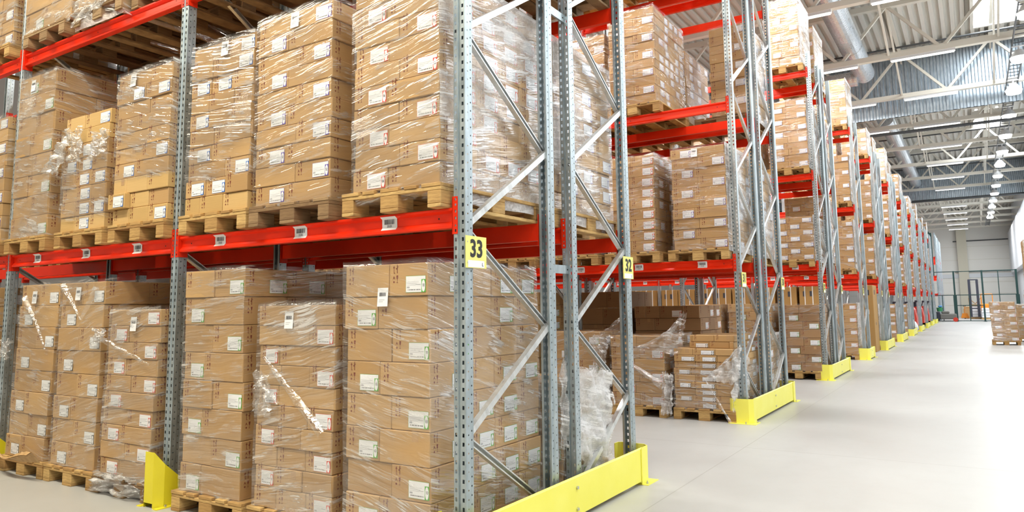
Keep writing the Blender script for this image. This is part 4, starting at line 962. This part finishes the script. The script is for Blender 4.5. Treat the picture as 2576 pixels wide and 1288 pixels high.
mb = MB(); mb.path([(73.2, -2.15, 1.15), (73.2, -2.1, 1.9), (73.3, -2.6, 1.35), (73.2, -3.1, 1.95), (73.2, -3.1, 1.15)], .03, 'kraft_board'); mb.box(73, 74, -3.2, -2.1, 1.15, 1.32, 'kraft_board', .03)
tag(mb.build('flattened_cartons', None, (73, -2.6, 1.15)), 'flattened brown cartons lying on the white wrapped goods', 'flattened cartons')
mb = MB(); mb.box(23.55, 23.6, -4.3, -4.02, 2.25, 2.95, 'sheet_yellow'); tag(mb.build('yellow_sheet', None, (23.57, -3.86, 2.25)), 'yellow sheet on the tall wrapped load at the right edge', 'sheet')

# ------------------------------------------------------------ fence
fx = 62.2
f = thing('mesh_fence', 'dark green machine fence closing off the far end of the aisle', 'fence', (fx, -3, 0))
for y, h, wd in ((-1.27, 3.95, .12), (-3.15, 3.95, .12), (-5.35, 3.95, .14), (.55, 3.95, .12)):
    mb = MB(); mb.box(fx-wd/2, fx+wd/2, y-wd/2, y+wd/2, 0, h, 'fence_green'); mb.box(fx-wd, fx+wd, y-wd, y+wd, 0, .02, 'fence_green')
    if wd > .13 or y == -1.27: mb.box(fx-.14, fx+.14, y-.12, y+.12, 0, 2.05, 'fence_green')
    mb.build('post', f)
for z in (.06, 1.25, 2.06, 3.9):
    mb = MB(); y0_, y1_ = (-3.15, -1.27) if z == 1.25 else (-5.35, .55); mb.box(fx-.03, fx+.03, y0_, y1_, z-.03, z+.03, 'fence_green'); mb.build('rail', f)
for y in (-2.2, -4.2, -.4):
    mb = MB(); mb.box(fx-.025, fx+.025, y-.03, y+.03, .06, 2.06 if y > -3 else 3.9, 'fence_green'); mb.build('stile', f)
mb = MB(); mb.box(61.2, 61.6, .15, .45, 0, 7.1, 'fence_green'); mb.box(61.25, 61.55, -.0, .5, 3.6, 7.0, 'fence_green')
tag(mb.build('green_post', None, (61.4, .3, 0)), 'tall dark green post rising among the farthest racks', 'post')

# ------------------------------------------------------------ hall shell
XMIN, XMAX, YMIN, YMAX, ZD = -9, 86, -6.4, 13, 11.3
mb = MB(); mb.box(XMIN, XMAX, YMIN-.2, YMAX+.2, -.05, 0, 'concrete'); struct(mb, 'floor')
mb = MB(); y = YMIN-1; pt = .30; prof = []
while y < YMAX:
    prof += [(y, ZD), (y+.12, ZD), (y+.15, ZD+.13), (y+.27, ZD+.13)]; y += pt
for (ya, za), (yb, zb) in zip(prof, prof[1:]): mb.poly([(XMIN, ya, za), (XMIN, yb, zb), (XMAX, yb, zb), (XMAX, ya, za)], 'deck_white')
struct(mb, 'ceiling')
plain('wall_grey', (.22, .21, .2), .8); plain('wall_mid', (.42, .40, .37), .8)
def corr_wall(x, z0, z1, ya, yb, mat, pitch=.22):
    mb = MB(); y = ya; pr = []
    while y < yb: pr += [(x, y), (x, y+pitch*.35), (x+.05, y+pitch*.5), (x+.05, y+pitch*.85)]; y += pitch
    for a, b in zip(pr, pr[1:]): mb.poly([(*a, z0), (*b, z0), (*b, z1), (*a, z1)], mat)
    return mb
struct(corr_wall(27.6, 8.72, ZD+.1, YMIN, YMAX, 'sheet_galv'), 'wall_dropped_near')
struct(corr_wall(54.0, 8.72, ZD+.1, YMIN, YMAX, 'sheet_galv'), 'wall_dropped_far')
mb = MB(); mb.box(XMAX-.2, XMAX, YMIN, YMAX, 0, ZD+.2, 'wall_cream')
for z in (1.2, 2.4, 3.6, 6.0, 7.4): mb.box(XMAX-.22, XMAX-.2, YMIN, YMAX, z, z+.02, 'column_beige')
mb.box(XMAX-.28, XMAX-.2, YMIN, YMAX, 4.1, 4.5, 'wall_white'); struct(mb, 'wall_end')
mb = MB(); mb.box(XMAX-.7, XMAX-.2, -2.25, -1.35, 0, ZD, 'column_beige'); struct(mb, 'trim_1')
mb = MB(); mb.box(XMIN, XMAX, YMIN-.2, YMIN, 0, ZD+.2, 'wall_white'); struct(mb, 'wall_right')
mb = MB(); mb.box(XMIN, XMIN+.2, YMIN, YMAX, 0, ZD+.2, 'wall_mid'); struct(mb, 'wall_back')  # behind the photographer
mb = MB(); x = -7
while x < 84: mb.box(x, x+3.9, YMIN, YMIN+.45, 4.4, 8.6, 'wall_white', .03); x += 4.0
struct(mb, 'trim_2')
mb = MB(); mb.box(XMIN, XMAX, YMAX, YMAX+.2, 0, ZD+.2, 'wall_grey'); struct(mb, 'wall_left')
for k, x in enumerate((22.6, 39.8, 56.0)):
    mb = MB(); mb.box(x, x+3.0, -4.45, -3.15, ZD-.16, ZD-.14, 'sky_glow')
    for a in ((x-.1, x+3.1, -4.55, -4.45), (x-.1, x+3.1, -3.15, -3.05), (x-.1, x, -4.45, -3.15), (x+3.0, x+3.1, -4.45, -3.15)): mb.box(*a, ZD-.25, ZD+.05, 'deck_white')
    struct(mb, 'window_%d' % (k+1))
# roof trusses
TX = [16.6+5.2*k for k in range(-2, 14)]; ZC, ZT = 9.35, 11.05
for x in TX:
    if x > XMAX-1: continue
    mb = MB(); c = 'truss_cream'
    mb.box(x-.1, x+.1, YMIN, YMAX, ZC-.08, ZC+.08, c); mb.box(x-.1, x+.1, YMIN, YMAX, ZT-.08, ZT+.1, c)
    n = .75+2.95*4
    while n > YMIN:
        for a, b in ((n, n-1.475), (n-1.475, n-2.95)):
            if b < YMIN: continue
            za, zb = (ZC, ZT) if a == n else (ZT, ZC); mb.bar((x, a, za), (x, b, zb), .09, .09, c, (1, 0, 0))
        n -= 2.95
    struct(mb, 'roof_truss', (x, 0, ZC))
for y in (-.72, -3.67, 2.2):
    mb = MB(); mb.box(XMIN, XMAX-1, y-.06, y+.06, ZT+.05, ZT+.2, 'truss_cream')
    for a, b in zip(TX, TX[1:]):
        if b < XMAX-1: mb.bar((a, y, ZT), (b, y, ZC), .06, .06, 'truss_cream', (0, 1, 0))
    struct(mb, 'roof_purlin', (0, y, ZT))
# battens under the trusses
gi = 0
for x in TX[1:]:
    if x > XMAX-1: continue
    for y0_, y1_ in ((-.75, -2.55), (1.6, .2)):
        if y0_ > 0 and x > 33: continue
        gi += 1
        r = thing('strip_light', 'white strip light under the %s roof truss, %s' % (ORD[min(11, TX.index(x))], 'over the main aisle' if y0_ < 0 else 'over the racks'), 'strip light', (x, y0_, ZC-.1), 'strip lights under the trusses')
        mb = MB(); mb.box(x-.07, x+.07, y1_, y0_, ZC-.16, ZC-.08, 'lamp_body'); mb.build('housing', r)
        mb = MB(); mb.box(x-.055, x+.055, y1_+.03, y0_-.03, ZC-.19, ZC-.16, 'tube_glow'); mb.build('tube', r)
for k in range(19):
    x = 17.9+3.85*(k-5)
    r = thing('hanging_lamp', '%s round hanging lamp from the near end of the cable tray' % ORD[k], 'lamp', (x, -4.15, 8.6), 'round lamps on the cable tray')
    mb = MB(); mb.tube((x, -4.15, 8.62), (x, -4.15, 8.85), .26, 'lamp_body', 16, .1); mb.tube((x, -4.15, 8.85), (x, -4.15, 8.98), .03, 'lamp_body', 8); mb.box(x-.03, x+.03, -4.33, -3.97, 8.955, 8.982, 'lamp_body'); mb.build('shade', r)
    mb = MB(); mb.tube((x, -4.15, 8.5), (x, -4.15, 8.62), .21, 'lamp_glow', 16, .25); mb.build('lens', r)
    l = bpy.data.lights.new('lamp_bulb', 'AREA'); l.shape = 'DISK'; l.size = .4; l.energy = 105 if k < 6 else 80 if k < 12 else 170; l.color = (.92, .97, 1.0)
    o = link('lamp_bulb', l, r, (0, 0, -.105))
t = thing('cable_tray', 'ladder cable tray running the length of the hall above the lamps', 'cable tray', (30, -4.15, 9))
for sy in (-.16, .16):
    mb = MB(); mb.box(-3, 80, -4.15+sy-.015, -4.15+sy+.015, 8.98, 9.08, 'pipe_dark'); mb.build('side_rail', t)
mb = MB()
for k in range(207): mb.box(-2.9+.4*k, -2.87+.4*k, -4.31, -3.99, 9.0, 9.02, 'pipe_dark')
mb.build('rungs', t)
# ducts and pipes
def spiral(mb, p, q, r_, mat='duct_steel'):
    p, q = Vector(p), Vector(q); n = max(4, int((q-p).length/.16)); d = (q-p)/n; ax = d.normalized(); a = ax.orthogonal().normalized(); b = ax.cross(a); N = 24; vs = []
    for i in range(2*n):
        c = p+d*(i/2); rr_ = r_+(.006 if i % 2 else 0)
        vs += [c+(a*math.cos(2*PI*k/N)+b*math.sin(2*PI*k/N))*rr_ for k in range(N)]
    fs = [(i*N+k, i*N+(k+1) % N, (i+1)*N+(k+1) % N, (i+1)*N+k) for i in range(2*n-1) for k in range(N)]+[tuple(range((2*n-1)*N, 2*n*N)), tuple(range(N))[::-1]]
    mb.mesh(vs, fs, mat)
r = thing('ventilation_duct', 'large spiral steel duct under the near roof bays', 'duct', (15, .42, 10.05))
mb = MB(); spiral(mb, (4, .42, 10.05), (25.6, .42, 10.05), .36); mb.build('main_run', r, smooth=False)
mb = MB(); spiral(mb, (25.0, .6, 9.75), (25.0, 7, 9.75), .27); mb.build('branch', r)
mb = MB()
for x in (17.5, 22): mb.tube((x, .42, 10.4), (x, .42, 11.3), .012, 'pipe_dark', 6); mb.tube((x-.02, .42, 10.05), (x+.02, .42, 10.05), .375, 'bolt_steel', 24)
mb.build('hanger', r)
r = thing('ventilation_duct', 'spiral steel duct beyond the dropped corrugated wall', 'duct', (40, .42, 10.05))
mb = MB(); spiral(mb, (33, .42, 10.0), (54, .42, 10.0), .36); mb.build('main_run', r)
for k, x in enumerate(TX[2:12]):
    mb = MB(); mb.tube((x+2.3, YMIN, 10.35), (x+2.3, YMAX, 10.35), .035, 'pipe_dark', 8); tag(mb.build('sprinkler_pipe', None, (x+2.3, 0, 10.35)), 'thin dark sprinkler pipe behind the %s roof truss' % ORD[min(11, k+2)], 'pipe', 'sprinkler pipes')
mb = MB(); mb.tube((29.3, YMIN, 8.44), (29.3, YMAX, 8.44), .06, 'pipe_dark', 10); tag(mb.build('main_pipe', None, (29.3, 0, 8.44)), 'thick black pipe just beyond the dropped corrugated wall', 'pipe')
mb = MB(); mb.path([(53.6, YMAX, 8.6), (53.6, -5.9, 8.6), (53.6, -6.0, 8.5), (53.6, -6.0, 6.5)], .09, 'pipe_dark', 10); tag(mb.build('main_pipe', None, (53.6, 0, 8.6)), 'thick black pipe bending down at the right wall far off', 'pipe')
mb = MB(); mb.path([(XMAX-.5, -1, 4.75), (XMAX-.5, -6.2, 4.75)], .05, 'pipe_dark', 8); mb.path([(XMAX-.5, -1, 8.0), (XMAX-.5, -6.2, 8.0)], .06, 'pipe_dark', 8); tag(mb.build('wall_pipes', None, (XMAX-.5, -3, 4.7)), 'dark pipes crossing the far cream wall', 'pipe')

for o in bpy.data.objects:
    if '_o' in o: del o['_o']
